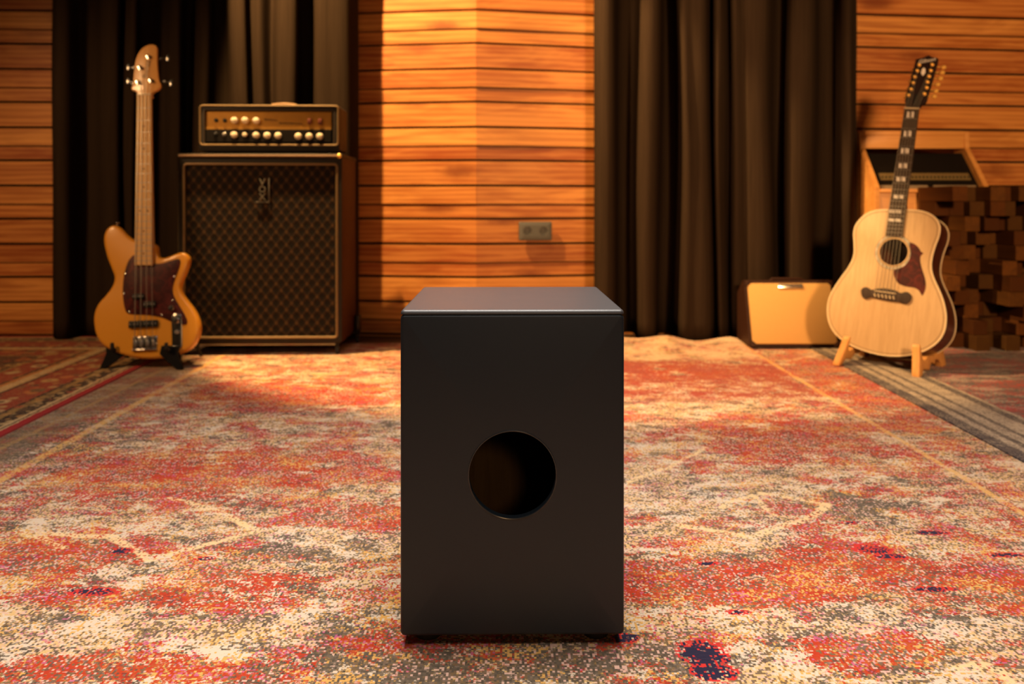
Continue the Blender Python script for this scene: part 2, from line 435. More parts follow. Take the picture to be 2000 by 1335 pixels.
    outer = b.ss(sd, 1.14, 1.20); c = b.mix(b.mul(b.mul(outer, b.ss(gx, 0.0, -.1)), .55), c, (.16, .105, .06))
    far = b.mul(b.ss(gy, 2.30, 2.42), b.ss(gy, 3.02, 2.94)); farx = b.mul(b.mul(far, b.ss(gx, -.2, .2)), b.ss(gx, .97, .95))
    c = b.mix(b.mul(b.mul(farx, b.ss(b.add(n2, b.mul(d1, .2)), .40, .50)), .75), c, (.27, .035, .020))
    endp = b.mul(b.mul(b.ss(gy, 2.96, 3.02), b.ss(gx, .0, .2)), b.ss(gx, .975, .965))
    c = b.mix(b.mul(b.mul(endp, b.ss(n4, .56, .48)), .62), c, (.62, .42, .27))
    # indigo spots
    navB = msum(b, [blob(b, gx, gy, fl(1370, 1275), (.055, .045)), blob(b, gx, gy, fl(1395, 1312), (.05, .03)), blob(b, gx, gy, fl(1705, 1072), (.05, .03)), blob(b, gx, gy, fl(1740, 1086), (.045, .016)),
                    blob(b, gx, gy, fl(1965, 1083), (.06, .014)), blob(b, gx, gy, fl(1820, 1040), (.05, .014)), blob(b, gx, gy, fl(238, 1075), (.03, .018)), blob(b, gx, gy, fl(185, 1155), (.06, .02)), blob(b, gx, gy, fl(1380, 1100), (.03, .012)),
                    blob(b, gx, gy, fl(1830, 1150), (.06, .014)), blob(b, gx, gy, fl(1440, 1195), (.03, .012)), blob(b, gx, gy, fl(1220, 1245), (.03, .02)), blob(b, gx, gy, fl(1665, 1020), (.04, .012)), blob(b, gx, gy, fl(400, 1090), (.03, .012))])
    nv = b.ss(b.add(b.mul(navB, .45), b.add(b.mul(n3, .9), b.mul(d1, .35))), .80, .84)
    c = b.mix(b.mul(b.ss(b.add(navB, b.mul(b.sub(n2, .5), 2.0)), .35, .45), b.ss(d2, -.3, 0)), c, (.50, .025, .02))
    c = b.mix(nv, c, (.018, .014, .035))
    h = b.add(b.mul(t1, .7), b.mul(st, .6)); b.bump(h, .55, .004)
    return b.fin(c, .95, 0, .08, sheen=.12)
def left_rug_mat():
    b = NB('red bordered oriental rug pile')
    P, X, W, t1, t2, t3 = rug_base(b)
    # distance from the near-camera long edge (x = -1.342 running slightly out) and the far edge
    e1 = b.sub(b.add(b.mul(X[1], -.0623), -1.1788), X[0]); e2 = b.sub(3.50, X[1])
    e = b.ma('MINIMUM', e1, e2)
    e = b.add(e, b.mul(b.sub(b.noise(P, 40, 2), .5), .012))
    al = b.add(X[0], X[1])
    v = b.n('ShaderNodeTexVoronoi', feature='F1'); b.put(v.inputs['Vector'], P); v.inputs['Scale'].default_value = 13
    v2 = b.n('ShaderNodeTexVoronoi', feature='F1'); b.put(v2.inputs['Vector'], P); v2.inputs['Scale'].default_value = 34
    fl1 = b.ss(v.outputs['Distance'], .42, .3); fl0 = b.ss(v.outputs['Distance'], .2, .12); fl2 = b.ss(v2.outputs['Distance'], .45, .3)
    red = (.34, .018, .018); cr = (.60, .40, .19); dk = (.035, .018, .012); ol = (.30, .17, .05); ora = (.52, .20, .05); rd2 = (.30, .045, .02)
    u = b.mul(e, 1 / .8)
    v3 = b.n('ShaderNodeTexVoronoi', feature='F1'); b.put(v3.inputs['Vector'], b.scale(P, (1, 1, 1), (.3, .7, 0))); v3.inputs['Scale'].default_value = 24
    fl3 = b.ss(v3.outputs['Distance'], .40, .28); wc = b.white(v3.outputs['Color'])
    base = b.ramp(u, [(0, red), (.032, cr), (.042, dk), (.050, cr), (.064, dk), (.118, ol), (.15, dk), (.165, rd2), (.33, dk), (.345, cr), (.395, ora), (.42, dk), (.435, rd2), (.56, ol), (.58, (.10, .03, .015))], 'CONSTANT')
    mot = b.ramp(b.white(v.outputs['Color']), [(0, (.52, .30, .10)), (.3, (.50, .15, .04)), (.55, (.16, .10, .04)), (.75, (.58, .40, .19)), (.9, (.06, .03, .02))], 'CONSTANT')
    mot3 = b.ramp(wc, [(0, (.45, .22, .06)), (.35, (.10, .055, .03)), (.6, (.52, .33, .13)), (.85, (.36, .06, .03))], 'CONSTANT')
    mot = b.mix(fl0, mot, (.10, .05, .02))
    inb = b.mul(b.ss(u, .168, .175), b.ss(u, .328, .322)); ina = b.mul(b.ss(u, .064, .068), b.ss(u, .118, .114)); inf = b.ss(u, .435, .44)
    c = b.mix(b.mul(b.ss(u, .064, .066), b.mul(fl3, .85)), base, mot3)
    c = b.mix(b.mul(inb, b.mul(fl1, .95)), c, mot)
    c = b.mix(b.mul(ina, b.mul(fl2, .9)), c, (.55, .36, .15))
    c = b.mix(b.mul(inf, b.mul(fl1, .9)), c, mot)
    c = b.mix(b.mul(b.ss(u, .345, .35), b.mul(b.ss(u, .395, .39), .6)), c, cr)
    c = b.mix(b.mul(b.mul(b.ss(t1, .72, .78), b.ss(u, .03, .034)), .6), c, b.mix(t2, (.08, .03, .015), (.5, .3, .12)))
    b.bump(t1, .5, .003)
    return b.fin(c, .95, 0, .08, sheen=.1)
def right_rug_mat():
    b = NB('grey bordered faded rug pile')
    P, X, W, t1, t2, t3 = rug_base(b)
    e = b.sub(X[0], b.add(b.mul(X[1], .042), 1.098))
    n = b.noise(b.scale(P, (1, 1.8, 1)), 9, 5, .65); n2 = b.noise(b.scale(P, (1, 2, 1), (4, 9, 0)), 5, 5, .65)
    st = b.noise(b.scale(P, (14, 60, 1)), 1.0, 3, .6)
    d = b.sub(t1, .5)
    field = b.mix(b.ss(b.add(n, b.mul(d, .25)), .48, .53), (.10, .075, .075), (.33, .25, .20))
    field = b.mix(b.ss(b.add(n2, b.add(b.mul(d, .25), b.mul(b.sub(st, .5), .2))), .52, .56), field, (.32, .045, .035))
    field = b.mix(b.ss(b.add(n, b.mul(t2, .4)), .92, .95), field, (.42, .07, .11))
    u = b.mul(b.add(e, b.mul(b.sub(n, .5), .012)), 1 / .4)
    g1 = (.042, .034, .042); be = (.42, .33, .24); g2 = (.075, .058, .052)
    u = b.add(u, b.mul(b.sub(n2, .5), .03)); bord = b.ramp(u, [(0, g1), (.10, be), (.16, g2), (.20, be), (.28, g2), (.32, be), (.46, g1), (.53, be)], 'CONSTANT')
    bord = b.mix(b.mul(b.ss(b.add(n, b.mul(d, .35)), .50, .55), .75), bord, (.12, .09, .075))
    bord = b.mix(b.mul(b.ss(b.add(n2, b.mul(b.sub(t3, .5), .4)), .57, .61), .55), bord, (.36, .28, .20))
    c = b.mix(b.ss(u, .56, .57), bord, field)
    b.bump(b.add(t1, st), .5, .003)
    return b.fin(c, .95, 0, .08, sheen=.1)

def rug(name, corners, thick, mat, nx, ny, zf=None, z0=0.0):
    """thick sheet over the quad corners (near-left, near-right, far-right, far-left); top surface at zf(x, y)"""
    bm = nb(); a, b_, c, d = (Vector(q) for q in corners); G = []
    for lay in (0, 1):
        L = []
        for j in range(ny + 1):
            row = []
            for i in range(nx + 1):
                s, t = i / nx, j / ny
                p = (a * (1 - s) + b_ * s) * (1 - t) + (d * (1 - s) + c * s) * t
                z = z0 + (zf(p.x, p.y) if zf else 0)
                row.append(bm.verts.new((p.x, p.y, z - (thick if lay else 0))))
            L.append(row)
        G.append(L)
    for lay in (0, 1):
        for j in range(ny):
            for i in range(nx):
                q = (G[lay][j][i], G[lay][j][i + 1], G[lay][j + 1][i + 1], G[lay][j + 1][i]); bm.faces.new(q if lay == 0 else q[::-1])
    rim = [(j, 0) for j in range(ny)] + [(ny, i) for i in range(nx)] + [(j, nx) for j in range(ny, 0, -1)] + [(0, i) for i in range(nx, 0, -1)]
    for k in range(len(rim)):
        p, q = rim[k], rim[(k + 1) % len(rim)]
        bm.faces.new((G[0][p[0]][p[1]], G[0][q[0]][q[1]], G[1][q[0]][q[1]], G[1][p[0]][p[1]]))
    return mk(name, bm, mat, smooth=50)
def sst(x, a, b): t = min(1, max(0, (x - a) / (b - a))); return t * t * (3 - 2 * t)
def curl(x, y):
    k = sst(y, 3.06, 3.34) * sst(x, .05, .3) * (1 - sst(x, .955, .985))
    k2 = sst(x, .86, .975) * (1 - sst(x, .975, .99)) * sst(y, 3.19, 3.34)
    return k * (.022 + .008 * math.sin(x * 13) + .006 * math.sin(x * 29 + 1)) + .012 * k2
RM = rug('area_rug', [(-1.42, -1.2), (1.30, -1.2), (1.30, 3.345), (-1.42, 3.345)], .008, main_rug_mat(), 90, 90, curl)
tag(RM, 'large worn rug in faded red and cream, under the black box drum', 'rug')
RL = rug('area_rug', [(-2.95, .3), (-1.2005, .3), (-1.396, 3.50), (-2.95, 3.50)], .0038, left_rug_mat(), 12, 12, None, .0042)
tag(RL, 'patterned oriental rug with a crimson edge on the left, below the plank wall', 'rug')
RR = rug('area_rug', [(1.109, .2), (2.9, .2), (2.9, 3.32), (1.239, 3.32)], .0038, right_rug_mat(), 12, 12, None, .0042)
tag(RR, 'grey and beige bordered rug on the right, under the acoustic guitar stand', 'rug')

# ------------------------------------------------------------------ room shell
def st(o): o['kind'] = 'structure'; return o
bm = nb(); box(bm, (0, .6, -.034), (6.2, 6.6, .05)); st(mk('floor', bm, M_FLOOR, smooth=0))
bm = nb(); box(bm, (0, .6, 2.87), (6.2, 6.6, .06)); st(mk('ceiling', bm, M_CEIL, smooth=0))
bm = nb(); box(bm, (-3.05, .6, 1.41), (.1, 6.6, 2.86)); st(mk('wall_left', bm, M_PLASTER, smooth=0))
bm = nb(); box(bm, (3.05, .6, 1.41), (.1, 6.6, 2.86)); st(mk('wall_right', bm, M_PLASTER, smooth=0))
bm = nb(); box(bm, (0, -2.65, 1.41), (6.2, .1, 2.86)); st(mk('wall_front', bm, M_PLASTER, smooth=0))
ROWS = [.0885, .062, .115]                     # mid, narrow, wide boards, repeated
def plank_wall(name, A, B, seed, zmax=2.83):
    rnd = random.Random(seed)
    bm = nb(); A = Vector((*A, 0)); B = Vector((*B, 0)); d = (B - A).normalized(); n = Vector((d.y, -d.x, 0))
    if n.y > 0: n = -n
    def slab(z0, z1, f, t):
        vs = []
        for p in (A, B):
            for off in (f, -t):
                for z in (z0, z1): vs.append(bm.verts.new(p + n * off + Vector((0, 0, z))))
        a, b_, c, e, g, h, i, j = vs
        for q in ((a, b_, h, g), (c, i, j, e), (a, c, e, b_), (g, h, j, i), (b_, e, j, h), (a, g, i, c)): bm.faces.new(q).material_index = 0
    z = .60; edges = []
    k = 0; zz = z
    while zz > -.03:
        h = (ROWS[1], ROWS[2], ROWS[0])[k % 3]; edges.append((zz - h, zz, (1, 2, 0)[k % 3])); zz -= h; k += 1
    k = 0; zz = z
    while zz < zmax:
        h = (ROWS[0], ROWS[2], ROWS[1])[k % 3]; edges.append((zz, zz + h, (0, 2, 1)[k % 3])); zz += h; k += 1
    for z0, z1, typ in sorted(edges):
        g = .011 if typ in (0, 2) else .006
        f = 0 if typ == 0 else (-.004 if typ == 1 else -.002)
        slab(max(z0, -.02), min(z1, zmax) - g, f + rnd.uniform(-.0015, .0015), .022)
    nf = len(bm.faces)
    slab(-.02, zmax, -.03, .05)
    bm.faces.ensure_lookup_table()
    for fct in bm.faces[nf:]: fct.material_index = 1
    return st(mk(name, bm, [M_PLANK, M_REVEAL], smooth=0))
PL = [(-2.99, 3.515), (-1.95, 3.55), (-.78, 3.60), (-.162, 3.52), (.47, 3.648), (1.50, 3.60), (2.99, 3.76)]
for i, nm in enumerate(('wall_back_left', 'wall_back_behind_curtain_left', 'wall_back_center_left', 'wall_back_center_right', 'wall_back_behind_curtain_right', 'wall_back_right')):
    plank_wall(nm, PL[i], PL[i + 1], 11 + i)
    
# ------------------------------------------------------------------ curtains
def curtain(name, knots, ztop, label, seed, zb=.006):
    """knots: (px column in the photo, distance) in plan; a heavy drape hanging to the floor"""
    rnd = random.Random(seed)
    P = [Vector(((px - 1000) / F * d, d)) for px, d in knots]
    path = []
    for i in range(len(P) - 1):
        a, b_, c, e = P[max(0, i - 1)], P[i], P[i + 1], P[min(len(P) - 1, i + 2)]
        for q in range(8):
            t = q / 8
            path.append(.5 * ((2 * b_) + (-a + c) * t + (2 * a - 5 * b_ + 4 * c - e) * t * t + (-a + 3 * b_ - 3 * c + e) * t ** 3))
    path.append(P[-1])
    ph = [rnd.uniform(0, 6.28) for _ in range(6)]
    bm = nb(); rows = []; nz = 36
    for j in range(nz + 1):
        z = zb + (ztop - zb) * j / nz; row = []
        for i, p in enumerate(path):
            s = i / len(path)
            edge = min(1, 6 * min(s, 1 - s))
            dx = edge * (.010 * math.sin(1.3 * z + ph[0] + 9 * s) + .006 * math.sin(3.1 * z + ph[1] + 23 * s))
            dy = .006 * math.sin(2.2 * z + ph[2] + 17 * s) + .003 * math.sin(6 * z + ph[3] + 60 * s)
            row.append(bm.verts.new((p.x + dx, p.y + dy, z)))
        rows.append(row)
    for A, B in zip(rows, rows[1:]):
        for i in range(len(path) - 1): bm.faces.new((A[i], A[i + 1], B[i + 1], B[i]))
    o = mk(name, bm, M_CURTAIN, smooth=80)
    m = o.modifiers.new('thickness', 'SOLIDIFY'); m.thickness = .004; m.offset = 0
    return tag(o, label, 'curtain')
kl = []
for px, d in ((104, 3.475), (112, 3.44), (135, 3.455), (160, 3.51), (190, 3.49), (206, 3.435), (235, 3.43), (243, 3.50), (249, 3.45), (266, 3.44), (276, 3.52), (318, 3.53), (334, 3.445), (352, 3.43),
              (362, 3.51), (374, 3.51), (383, 3.44), (400, 3.435), (412, 3.51), (436, 3.52), (448, 3.44), (476, 3.43), (488, 3.49), (512, 3.47), (536, 3.52), (548, 3.43), (580, 3.425), (588, 3.52), (612, 3.53),
              (621, 3.43), (650, 3.42), (676, 3.43), (690, 3.46), (700, 3.475)): kl.append((px, d - (.03 if px < 330 else .015) if d < 3.465 else d + .015 if d > 3.505 else d))
curtain('curtain', kl, 2.80, 'black pleated curtain behind the bass guitar and amplifier stack', 3)
kr = []
for px, d in ((1161, 3.50), (1170, 3.46), (1198, 3.455), (1210, 3.54), (1238, 3.55), (1250, 3.46), (1280, 3.45), (1290, 3.55), (1316, 3.56), (1328, 3.45), (1352, 3.44), (1380, 3.455), (1390, 3.51), (1400, 3.46), (1416, 3.455),
              (1424, 3.50), (1436, 3.455), (1456, 3.47), (1466, 3.445), (1504, 3.45), (1518, 3.54), (1534, 3.55), (1546, 3.47), (1584, 3.465), (1598, 3.55), (1624, 3.56), (1642, 3.48), (1658, 3.475), (1668, 3.485), (1672, 3.49)): kr.append((px, d - (.07 if px < 1410 else .03) if d < 3.48 else d + .025 if d > 3.52 else d))
curtain('curtain', kr, 2.80, 'brown-black pleated curtain behind the small amplifier, right of the wall socket', 5)

# ------------------------------------------------------------------ wall socket
A = Vector((-.162, 3.52, 0)); Bv = Vector((.47, 3.648, 0)); dr = (Bv - A).normalized()
ang = math.atan2(dr.y, dr.x)
c = at(1045, 451, 3.563)
sk = empty('wall_socket', Matrix.Translation(c) @ Matrix.Rotation(ang, 4, 'Z'))
tag(sk, 'grey double power socket on the plank wall, above the drum and left of the curtain', 'socket')
bm = nb(); solid(bm, rrect(-.077, -.0425, .077, .0425, .005), 0, .011, .003, holes=[circ(-.037, 0, .0215, 28), circ(.037, 0, .0215, 28)])
bmesh.ops.transform(bm, matrix=FRONT, verts=bm.verts[:]); mk('cover_plate', bm, M_SOCKET, sk)
for s in (-1, 1):
    bm = nb(); lathe(bm, [(.0213, -.002), (.0213, .010), (.0185, .010), (.0180, -.0005), (.001, -.0005)], 28, Matrix.Translation((s * .037, 0, 0)) @ FRONT)
    w = mk('socket_well', bm, M_SOCKET, sk)
    bm = nb()
    for q in (-1, 1): lathe(bm, [(.0028, -.0008), (.0028, .0004)], 10, Matrix.Translation((s * .037 + q * .0095, 0, 0)) @ FRONT)
    mk('pin_hole', bm, M_BLACKPL, w)

# ------------------------------------------------------------------ cajon
cj = empty('cajon', Matrix.Translation((.0007, 1.04, 0)) @ Matrix.Rotation(math.radians(.7), 4, 'Z'))
tag(cj, 'black satin box drum with a round sound hole, standing on the rug in front', 'drum')
W, D, ZB, ZT = .2998, .30, .0155, .4452; ZTT = .451
hz = CAMH + (HY - 927) / F * 1.04; HR = .0583
def panel_bm(holes, y0, y1, x0=-W / 2, x1=W / 2, z0=ZB, z1=ZT, r=.0045, cr=.006):
    bm = nb(); solid(bm, rrect(x0, z0, x1, z1, cr, 4), -y1, -y0, r, 4, holes, r0=0.0)
    bmesh.ops.transform(bm, matrix=FRONT, verts=bm.verts[:]); return bm
mk('front_panel', panel_bm([circ(0, hz, HR, 72)], 0, .012), M_CAJON, cj)
bm = nb(); solid(bm, rrect(-W / 2, ZB, W / 2, ZT, .006, 4), -D + .004, -.012, 0, 1, [rrect(-W / 2 + .012, ZB + .012, W / 2 - .012, ZT - .012, .002, 2)])
bmesh.ops.transform(bm, matrix=FRONT, verts=bm.verts[:]); mk('body', bm, M_CAJON, cj)
bm = nb(); t = .0015; i0 = .0122
for cx, cz, sx, sz in ((-W / 2 + i0 + t / 2, (ZB + ZT) / 2, t, ZT - ZB - 2 * i0), (W / 2 - i0 - t / 2, (ZB + ZT) / 2, t, ZT - ZB - 2 * i0), (0, ZB + i0 + t / 2, W - 2 * i0, t), (0, ZT - i0 - t / 2, W - 2 * i0, t)):
    box(bm, (cx, D / 2, cz), (sx, D - .03, sz))
box(bm, (0, D - .0065, (ZB + ZT) / 2), (W - 2 * i0, t, ZT - ZB - 2 * i0))
tag(mk('lining', bm, M_CAJON_IN, cj, smooth=0), 'bare birch inside of the drum')
bm = nb(); tube(bm, [(p[0], -.0001, p[1]) for p in circ(0, hz, HR + .0006, 72)], .0011, 8, closed=True)
mk('hole_rim', bm, satin('glossy black rim', (.03, .03, .03), .22), cj)
bm = nb(); solid(bm, rrect(-W / 2, 0, W / 2, D, .006, 4), ZT, ZTT, .0045, 5, r0=0.0)
mk('top_panel', bm, satin('satin top with painted sheen', (.050, .049, .051), .45, .7), cj)  # base colour lighter than the body, carrying part of the overhead sheen
mk('playing_surface', panel_bm([], D - .004, D, r=.002), M_CAJON, cj)
for sx in (-1, 1):
    for y in (.036, D - .036):
        bm = nb(); lathe(bm, [(.0175, 0), (.0185, .002), (.0175, .0135), (.015, ZB + .0005)], 24, Matrix.Translation((sx * (.1155), y, 0)))
        mk('foot', bm, M_RUBBER, cj)

# ------------------------------------------------------------------ electric bass
P0 = Vector((-1.34, 2.80, .03)); fr = frame(-5, 12, -2)
bs = empty('bass_guitar', fmat(P0, fr))
tag(bs, 'mustard yellow electric bass guitar with a red-brown pickguard, resting on a black floor stand', 'guitar')
def b2(x, y): return unproj(160 + x / 3.927, 400 + y / 3.927, P0, fr)
def b1(x, y): return unproj(160 + x / 3.927, 60 + y / 3.927, P0, fr)
body = [(430, 275), (395, 262), (350, 232), (312, 190), (275, 161), (235, 152), (195, 172), (170, 212), (162, 262), (168, 320), (188, 400), (215, 470), (238, 530), (243, 572), (225, 625), (182, 685), (132, 740), (100, 795), (85, 860),
        (88, 930), (105, 1000), (142, 1060), (200, 1105), (280, 1140), (370, 1165), (460, 1179), (560, 1180), (650, 1168), (740, 1144), (810, 1112), (862, 1065), (893, 1000), (902, 930), (887, 860), (850, 790), (805, 730), (770, 680),
        (754, 630), (764, 580), (790, 520), (812, 460), (821, 410), (802, 375), (765, 361), (720, 370), (670, 390), (620, 403), (590, 394), (578, 360), (572, 315), (540, 290)]
BO = smooth_loop([b2(*p) for p in body], 4)
bm = nb(); solid(bm, BO, -.042, 0, .013, 5); mk('body', bm, M_BASSBODY, bs, 60)
guard = [(405, 385), (370, 412), (342, 470), (323, 550), (315, 640), (318, 720), (330, 790), (352, 832), (420, 841), (500, 844), (590, 858), (660, 882), (705, 905), (760, 915), (800, 916), (808, 890), (790, 842), (752, 780), (712, 710),
         (697, 660), (702, 610), (725, 540), (750, 470), (756, 430), (738, 416), (690, 425), (620, 447), (560, 452), (500, 452), (440, 420)]
bm = nb(); solid(bm, smooth_loop([b2(*p) for p in guard], 3), .0002, .003, .0008, 2); pg = mk('pickguard', bm, M_TORT, bs)
for p in ((338, 530), (326, 680), (368, 822), (614, 846), (712, 552), (700, 735)):
    a = b2(*p); bm = nb(); lathe(bm, [(.0032, .003), (.0026, .0044), (.001, .0048)], 12, Matrix.Translation((*a, 0))); mk('screw', bm, M_CHROME, pg)
nl, nr, tl, tr_ = b2(412, 465), b2(552, 465), b1(430, 500), b1(540, 500)
bm = nb(); solid(bm, [nl, nr, tr_, tl], .004, .0125, .0015, 2); fb = mk('fretboard', bm, M_MAPLE, bs)
def lerp(p, q, t): return (p[0] + (q[0] - p[0]) * t, p[1] + (q[1] - p[1]) * t)
# neck shaft with a rounded back
bm = nb(); rings = []
jl, jr = b2(412, 330), b2(560, 330)
for t in [i / 14 for i in range(15)]:
    L, R = lerp(jl, tl, t), lerp(jr, tr_, t); mid = lerp(L, R, .5); hw = (R[0] - L[0]) / 2; dep = .017 - .003 * t
    rings.append([bm.verts.new((mid[0] + hw * math.cos(a), mid[1], .004 - dep * max(0, math.sin(a)) ** .7)) for a in [PI * j / 10 for j in range(11)]])
for A_, B_ in zip(rings, rings[1:]):
    for j in range(10): bm.faces.new((A_[j], A_[j + 1], B_[j + 1], B_[j]))
    bm.faces.new((A_[10], A_[0], B_[0], B_[10]))
bm.faces.new(rings[0]); bm.faces.new(rings[-1]); mk('neck', bm, M_MAPLE, bs)
ln = tl[1] - nl[1]; sc_len = ln / (1 - 2 ** (-21 / 12))
for k in range(1, 21):
    t = 1 - (sc_len * (1 - 2 ** (-k / 12))) / ln
    L, R = lerp(nl, tl, t), lerp(nr, tr_, t)
    bm = nb(); tube(bm, [(L[0], L[1], .0126), (R[0], R[1], .0126)], .0011, 6); mk('fret', bm, M_STEEL, fb)
for k in (3, 5, 7, 9, 12, 15, 17, 19):
    f1 = 1 - 2 ** (-(k - .5) / 12); t = 1 - sc_len * f1 / ln; L, R = lerp(nl, tl, t), lerp(nr, tr_, t)
    for s in ((.5,) if k != 12 else (.27, .73)):
        q = lerp(L, R, s); bm = nb(); lathe(bm, [(.003, .0123), (.003, .0128)], 14, Matrix.Translation((*q, 0))); mk('position_dot', bm, M_INK, fb)
head = [(428, 515), (428, 488), (410, 466), (386, 455), (380, 438), (394, 405), (398, 340), (404, 285), (412, 232), (427, 190), (456, 145), (492, 118), (532, 108), (564, 114), (578, 135), (577, 200), (581, 300), (591, 378), (605, 408), (604, 436), (580, 456), (548, 474), (541, 495), (541, 515)]
bm = nb(); solid(bm, smooth_loop([b1(*p) for p in head], 3), -.012, .003, .002, 2); hd = mk('headstock', bm, M_MAPLEHEAD, bs)
bm = nb(); q = lerp(tl, tr_, .5); box(bm, (q[0], q[1] + .002, .009), (tr_[0] - tl[0], .006, .012), .001, 2, Matrix.Rotation(math.radians(2), 4, 'Z')); mk('nut', bm, M_IVORY, bs)
posts = [((517, 205), 1, (590, 203), (668, 190)), ((453, 288), -1, (385, 272), (330, 262)), ((437, 400), -1, (380, 393), (330, 362)), ((537, 388), 1, (622, 378), (690, 392))]
PT = []
for p, s, e1, e2 in posts:
    a, c1, c2 = b1(*p), b1(*e1), b1(*e2); PT.append(a)
    bm = nb(); lathe(bm, [(.0085, .002), (.0085, .0045), (.0055, .005), (.005, .016), (.006, .0165), (.006, .019), (.003, .0195)], 18, Matrix.Translation((*a, 0)))
    pgm = mk('tuning_peg', bm, M_CHROME, hd)
    bm = nb(); tube(bm, [(a[0], a[1], -.018), (c1[0], c1[1], -.018), (*lerp(c1, c2, .45), -.018)], [.004, .004, .0032], 10)
    q = lerp(c1, c2, .75); box(bm, (q[0], q[1], -.018), (.014, .028, .004), .0018, 2); lathe(bm, [(.006, 0), (.007, .003), (.004, .006)], 12, Matrix.Translation((*c1, -.018)))
    mk('tuner_key', bm, M_DARKCHR, pgm)
bm = text_bm('Ibanez', .030, .0006, .25)
q0, q1 = b1(488, 355), b1(505, 248); an = math.atan2(q1[1] - q0[1], q1[0] - q0[0])
bmesh.ops.transform(bm, matrix=Matrix.Translation((*lerp(q0, q1, .5), .0034)) @ Matrix.Rotation(an, 4, 'Z'), verts=bm.verts[:]); mk('script_lettering', bm, M_INK, hd, 0)
def pick(name, x0, y0, x1, y1, n):
    A_, B_ = b2(x0, y0), b2(x1, y1); bm = nb()
    box(bm, ((A_[0] + B_[0]) / 2, (A_[1] + B_[1]) / 2, .006), (abs(B_[0] - A_[0]), abs(B_[1] - A_[1]), .011), .003, 3)
    o = mk(name, bm, M_BLACKPL, bs)
    for i in range(n):
        for s in (.35, .65): pass
        bm = nb(); lathe(bm, [(.0026, .011), (.002, .0126)], 10, Matrix.Translation((A_[0] + (B_[0] - A_[0]) * (i + .5) / n, (A_[1] + B_[1]) / 2, 0))); mk('pole_piece', bm, M_STEEL, o)
    return o
pick('pickup', 392, 684, 482, 722, 4); pick('pickup', 478, 742, 572, 784, 4)
o = pick('pickup', 366, 891, 586, 936, 8)
A_, B_ = b2(394, 1012), b2(576, 1112); bm = nb(); box(bm, ((A_[0] + B_[0]) / 2, (A_[1] + B_[1]) / 2, .002), (B_[0] - A_[0], A_[1] - B_[1], .004), .001, 2)
box(bm, ((A_[0] + B_[0]) / 2, B_[1] + .003, .006), (B_[0] - A_[0], .005, .011), .001, 2)
br = mk('bridge', bm, M_CHROME, bs)
for i in range(4):
    x = A_[0] + (B_[0] - A_[0]) * (i + .5) / 4
    bm = nb(); box(bm, (x, (A_[1] + B_[1]) / 2 + .001, .009), (.0095, .022, .009), .002, 2); lathe(bm, [(.0045, .0), (.0045, .004)], 10, Matrix.Translation((x, A_[1] - .002, .006)))
    mk('saddle', bm, M_STEEL, br)
    sx = lerp(nl, nr, .14 + .24 * i)[0]; nx_ = lerp(tl, tr_, .14 + .24 * i)
    pa = PT[(2, 1, 0, 3)[i]]
    bm = nb(); tube(bm, [(x, B_[1] + .004, .012), (x, (A_[1] + B_[1]) / 2, .0145), (nx_[0], nx_[1] + .002, .0155), (pa[0], pa[1], .014)], .0014 - .0002 * i, 6); mk('string', bm, M_STRING, bs)
A_, B_ = b2(728, 870), b2(733, 1070)
bm = nb(); pl = []
for i in range(24):
    a = 2 * PI * i / 24; e = B_ if math.sin(a) < 0 else A_
    pl.append((e[0] + .0185 * math.cos(a), e[1] + .0185 * math.sin(a)))
solid(bm, pl, .0002, .004, .001, 2); cp = mk('control_plate', bm, M_CHROME, bs)
def knob(p, par):
    a = b2(*p); bm = nb(); lathe(bm, [(.0105, .003), (.0105, .015), (.009, .0175), (.002, .018)], 22, Matrix.Translation((*a, 0))); return mk('knob', bm, M_CHROME, par)
knob((695, 793), bs); knob((729, 888), cp)
a = b2(735, 975); bm = nb(); lathe(bm, [(.007, .004), (.007, .016), (.005, .018)], 20, Matrix.Translation((*a, 0))); mk('knob', bm, M_STEEL, cp)
a = b2(257, 146); bm = nb(); lathe(bm, [(.004, 0), (.004, .008), (.009, .011), (.009, .015), (.003, .016)], 18, Matrix.Translation((a[0], a[1] - .006, -.02)) @ Matrix.Rotation(-PI / 2, 4, 'X')); mk('strap_button', bm, M_CHROME, bs)

# black folding stand under the bass
sd_ = empty('guitar_stand', Matrix.Translation((-1.335, 2.81, .0)))
tag(sd_, 'small black folding floor stand under the yellow bass guitar', 'stand')
for s in (-1, 1):
    bm = nb(); X0 = s * .147
    P_ = [(X0 + s * .004, -.012, .0042 if s < 0 else 0), (X0 - s * .018, -.012, .0042 if s < 0 else 0), (X0 - s * .085, -.004, .055), (X0 - s * .08, .0, .085), (X0 - s * .012, .0, .084), (X0 - s * .02, -.004, .06)]
    fr_ = [bm.verts.new(p) for p in P_]; bk = [bm.verts.new((p[0], p[1] + .016, p[2])) for p in P_]
    bm.faces.new(fr_); bm.faces.new(bk[::-1])
    for i in range(6): bm.faces.new((fr_[i], fr_[(i + 1) % 6], bk[(i + 1) % 6], bk[i]))
    bmesh.ops.bevel(bm, geom=bm.edges[:], offset=.002, segments=2, affect='EDGES')
    mk('front_leg', bm, M_BLACKMET, sd_, 30)
    bm = nb(); tube(bm, [(X0 - s * .05, .005, .066), (X0 - s * .05, .09, .03), (X0 - s * .045, .16, .115)], .008, 10); mk('cradle_arm', bm, M_BLACKMET, sd_)
    bm = nb(); tube(bm, [(X0 - s * .045, .16, .115), (X0 - s * .02, .215, .009)], [.009, .008], 10); mk('back_leg', bm, M_BLACKMET, sd_)
    bm = nb(); tube(bm, [(X0 - s * .05, -.008, .07), (X0 - s * .05, -.024, .082), (X0 - s * .05, -.026, .10)], [.007, .008, .006], 10); mk('rubber_hook', bm, M_RUBBER, sd_)
